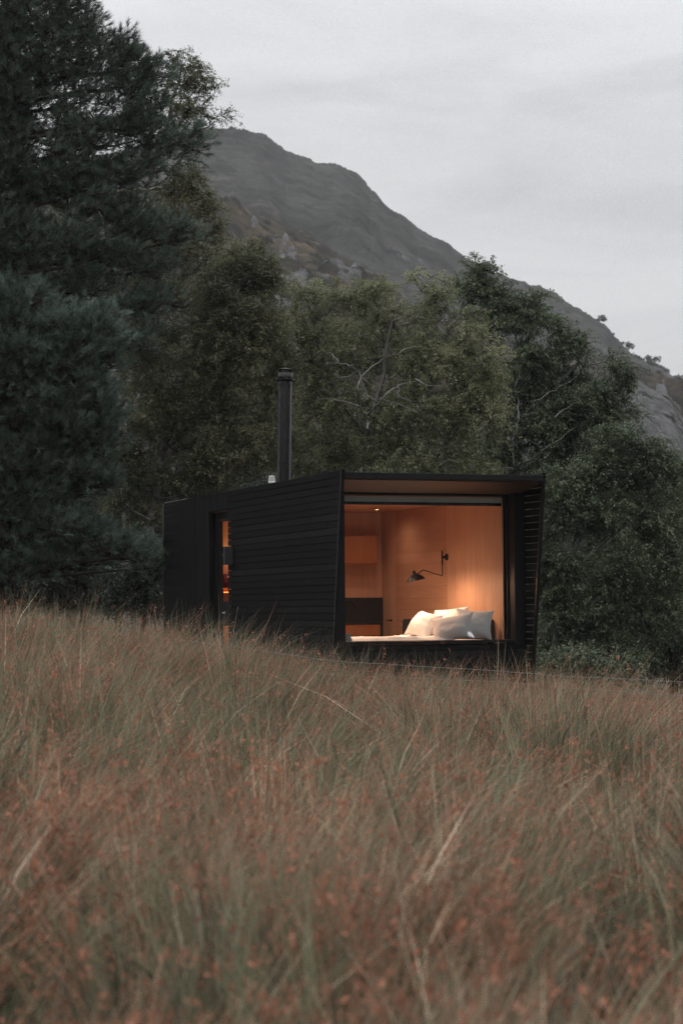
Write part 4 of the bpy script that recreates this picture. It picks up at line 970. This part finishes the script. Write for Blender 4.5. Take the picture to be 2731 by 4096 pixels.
    mid3 = np.array([[.108, .120, .066], [.145, .134, .085], [.132, .102, .064], [.34, .28, .20]])
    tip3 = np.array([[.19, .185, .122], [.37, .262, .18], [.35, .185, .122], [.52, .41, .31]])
    u = r.random(S); crust = brust[bi]; kk = bkind[bi]
    ty = np.where(u < .03, 3, np.where((kk < .565) & ~crust, 0, np.where(crust, 2, 1)))
    ty = np.where(broad, np.where(r.random(S) < .6, 3, 1), ty)
    jit = (r.uniform(.8, 1.2, (S, 1))*btint[bi])[:, None]
    f7 = np.array([0, .38, .72, 0, .38, .72, 1.])[None, :, None]
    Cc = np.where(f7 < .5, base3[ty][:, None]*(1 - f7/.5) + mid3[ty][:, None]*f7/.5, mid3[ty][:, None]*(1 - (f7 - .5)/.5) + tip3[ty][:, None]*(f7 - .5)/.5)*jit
    Cc = np.concatenate([Cc, np.ones((S, 7, 1))], -1)
    # seed heads
    sh = np.where(r.random(S) < np.where(ty == 0, .06, np.where(crust, .72, .32))*np.where(short[ci], .2, 1))[0]; n_ = len(sh)
    sp = r.uniform(.62, .9, n_); i0 = np.where(sp < .72, 1, 2); s0 = sv[i0]; s1 = sv[i0 + 1]; f = ((sp - s0)/(s1 - s0))[:, None]
    c = P[sh, i0]*(1 - f) + P[sh, i0 + 1]*f + r.normal(size=(n_, 3))*.006
    k2 = 6; c = np.repeat(c, k2, 0) + r.normal(size=(n_*k2, 3))*np.array([.009, .009, .016]); m_ = len(c)
    ax = unit(r.normal(size=(m_, 3))*.6 + np.array([.2, 0, .8])); sd = unit(np.cross(ax, r.normal(size=(m_, 3))))
    sz = r.uniform(.010, .026, m_)[:, None]
    HV = np.stack([c - ax*sz*.15, c + ax*sz*.5 + sd*sz*.28, c + ax*sz, c + ax*sz*.5 - sd*sz*.28], 1)
    hc = np.array([.28, .122, .076])*np.repeat(r.uniform(.6, 1.5, (n_, 1)), k2, 0); hc = np.concatenate([hc, np.ones((m_, 1))], -1)
    nv = S*7
    VV = np.concatenate([V.reshape(-1, 3), HV.reshape(-1, 3)])
    CC = np.concatenate([Cc.reshape(-1, 4), np.repeat(hc, 4, 0)])
    hq = nv + np.arange(m_*4).reshape(-1, 4)
    print('stems', S, 'heads', m_)
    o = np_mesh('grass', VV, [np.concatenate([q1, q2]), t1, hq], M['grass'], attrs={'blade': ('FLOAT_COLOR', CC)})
    tag(o, 'tall rusty rushes and grass with brown seed heads filling the meadow', 'grass', None, 'stuff')
grass()

# ------------------------------------------------------------------ air
if HAZE:
    m = MB().box(-1500, 1500, -900, 1150, -12, 330)
    t = NT('valley_haze'); v = t.n('ShaderNodeVolumePrincipled')
    v.inputs['Color'].default_value = (.93, .94, .96, 1); v.inputs['Density'].default_value = .0002; v.inputs['Anisotropy'].default_value = .2
    t.l(v.outputs[0], t.out.inputs['Volume'])
    tag(m.build('haze', t.m), 'thin grey valley haze', None, None, 'stuff')

# ------------------------------------------------------------------ render look
sc.view_settings.view_transform = 'Standard'; sc.view_settings.look = 'None'
sc.view_settings.exposure = 0; sc.view_settings.gamma = 1
sc.render.engine = 'CYCLES'
cy = sc.cycles
cy.use_denoising = True; cy.denoiser = 'OPENIMAGEDENOISE'; cy.denoising_input_passes = 'RGB_ALBEDO_NORMAL'; cy.denoising_prefilter = 'NONE'; cy.max_bounces = 8; cy.diffuse_bounces = 4; cy.glossy_bounces = 2; cy.transmission_bounces = 2; cy.transparent_max_bounces = 8
cy.volume_bounces = 0; cy.sample_clamp_indirect = 4; cy.use_adaptive_sampling = False
cy.caustics_reflective = False; cy.caustics_refractive = False
try: cy.volume_step_rate = 10
except Exception: pass
sc.render.use_persistent_data = False
